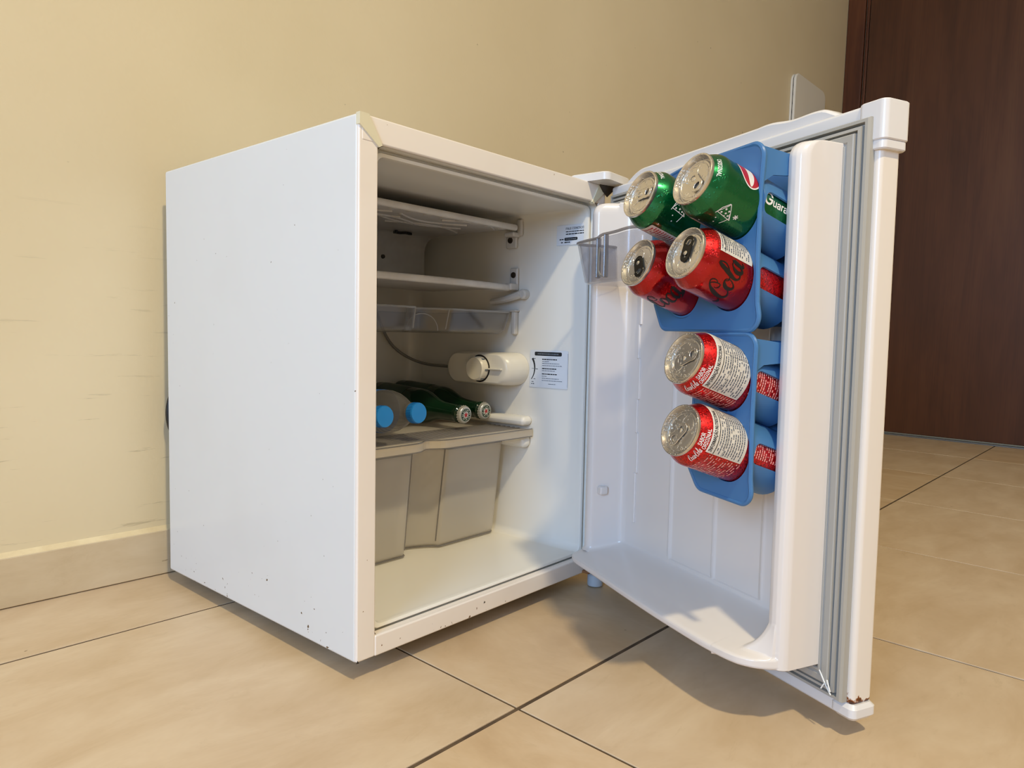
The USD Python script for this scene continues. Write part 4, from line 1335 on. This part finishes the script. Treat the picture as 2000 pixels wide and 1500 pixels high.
def red_can(c, label, rot, tab, seed):
    p = xf('soda_can', label, 'can', can_mat(c), 'red cans with silver tabs in the lower holder')
    can_body(p, W_['redglit'])
    lid_parts(p, tab, W_['alu'])
    ph = -45.5 + rot
    pn = sbox(0, .0185, .078, .066)
    obj('panel', wrap(pn, ph, .041, .0002, .004), W_['ink_panel'], p, smooth=False)
    obj('panel_line', wrap(unary_union([sbox(.0005, .0565, .0775, .0573), sbox(.0005, .046, .040, .0463), sbox(.041, .0195, .0413, .056)]), ph, .041, .00036, .004), W_['ink_black'], p, smooth=False)
    tp = txt_poly('INFORMAÇÃO NUTRICIONAL', .0038)
    bb_ = tp.bounds
    tp = affinity.scale(tp, .046 / (bb_[2] - bb_[0]), 1.0, origin=(0, 0))
    obj('panel_lettering', wrap(affinity.translate(tp, .002, .0603), ph, .041, .00036), W_['ink_black'], p, smooth=False)
    obj('panel_print', wrap(affinity.translate(micro_rows(.074, .0545, 11, .0031, .0013, seed), .002, 0), ph, .041, .00036, .006), W_['ink_grey'], p, smooth=False, kind='stuff')
    for word, z, h, wd, off in (('SABOR', .1127, .0036, .0150, .0030), ('ORIGINAL', .1083, .0034, .0225, .0012)):
        tp = txt_poly(word, h)
        bb_ = tp.bounds
        tp = affinity.scale(tp, wd / (bb_[2] - bb_[0]), 1.0, origin=(0, 0))
        obj('lettering', wrap(affinity.translate(tp, off, 0), ph, z, .0003, .002), W_['ink_white'], p, smooth=False)
    w, L = script('Coca-Cola', .0030)
    obj('small_wordmark', wrap(affinity.scale(w, .0185 / L, 1.0, origin=(0, 0)), ph - math.degrees(.0192 / RCAN), .1095, .0003, .002), W_['ink_white'], p, smooth=False)
    obj('bubble_print', wrap(affinity.translate(micro_rows(.036, .052, 14, .0034, .0016, seed + 5, .7), -.0375, 0), ph, .052, .00032, .006), W_['ink_pink'], p, smooth=False, kind='stuff')
    obj('lower_print', wrap(micro_rows(.050, .040, 13, .0031, .0016, seed + 9, .85), -26 + rot, .014, .00032, .006), W_['ink_pink'], p, smooth=False, kind='stuff')


def crush(A, Z_):
    d = -.0028 * np.exp(-(((A - 2 * PI + .75 + PI) % (2 * PI) - PI) / .30) ** 2 - ((Z_ - .094) / .010) ** 2)
    d += -.0022 * np.exp(-(((A - 2 * PI + 1.35 + PI) % (2 * PI) - PI) / .25) ** 2 - ((Z_ - .080) / .012) ** 2)
    d += -.0016 * np.exp(-(((A - 2 * PI + .35 + PI) % (2 * PI) - PI) / .22) ** 2 - ((Z_ - .084) / .012) ** 2)
    return d


green_can('c1', 'green can nearest the hinge, above the dented red can', 35, 0.1, 1)
green_can('c2', 'green can nearest the free edge of the door, topmost', 0, -.75, 2)
red_black_can('c3', 'dented red can with black tab beside the clear door bin', 50, -1.0, 'Coca', .0400, -31, crush, 4)
red_black_can('c4', 'smooth red can with black tab and big black script lettering', 0, 1.55, 'Cola', .0420, 5, None, 3)
red_can('c5', 'red can with silver tab, upper one of the lower holder', 0, .45, 6)
red_can('c6', 'red can with silver tab, lowest of all the cans', 19.5, 4.1, 7)
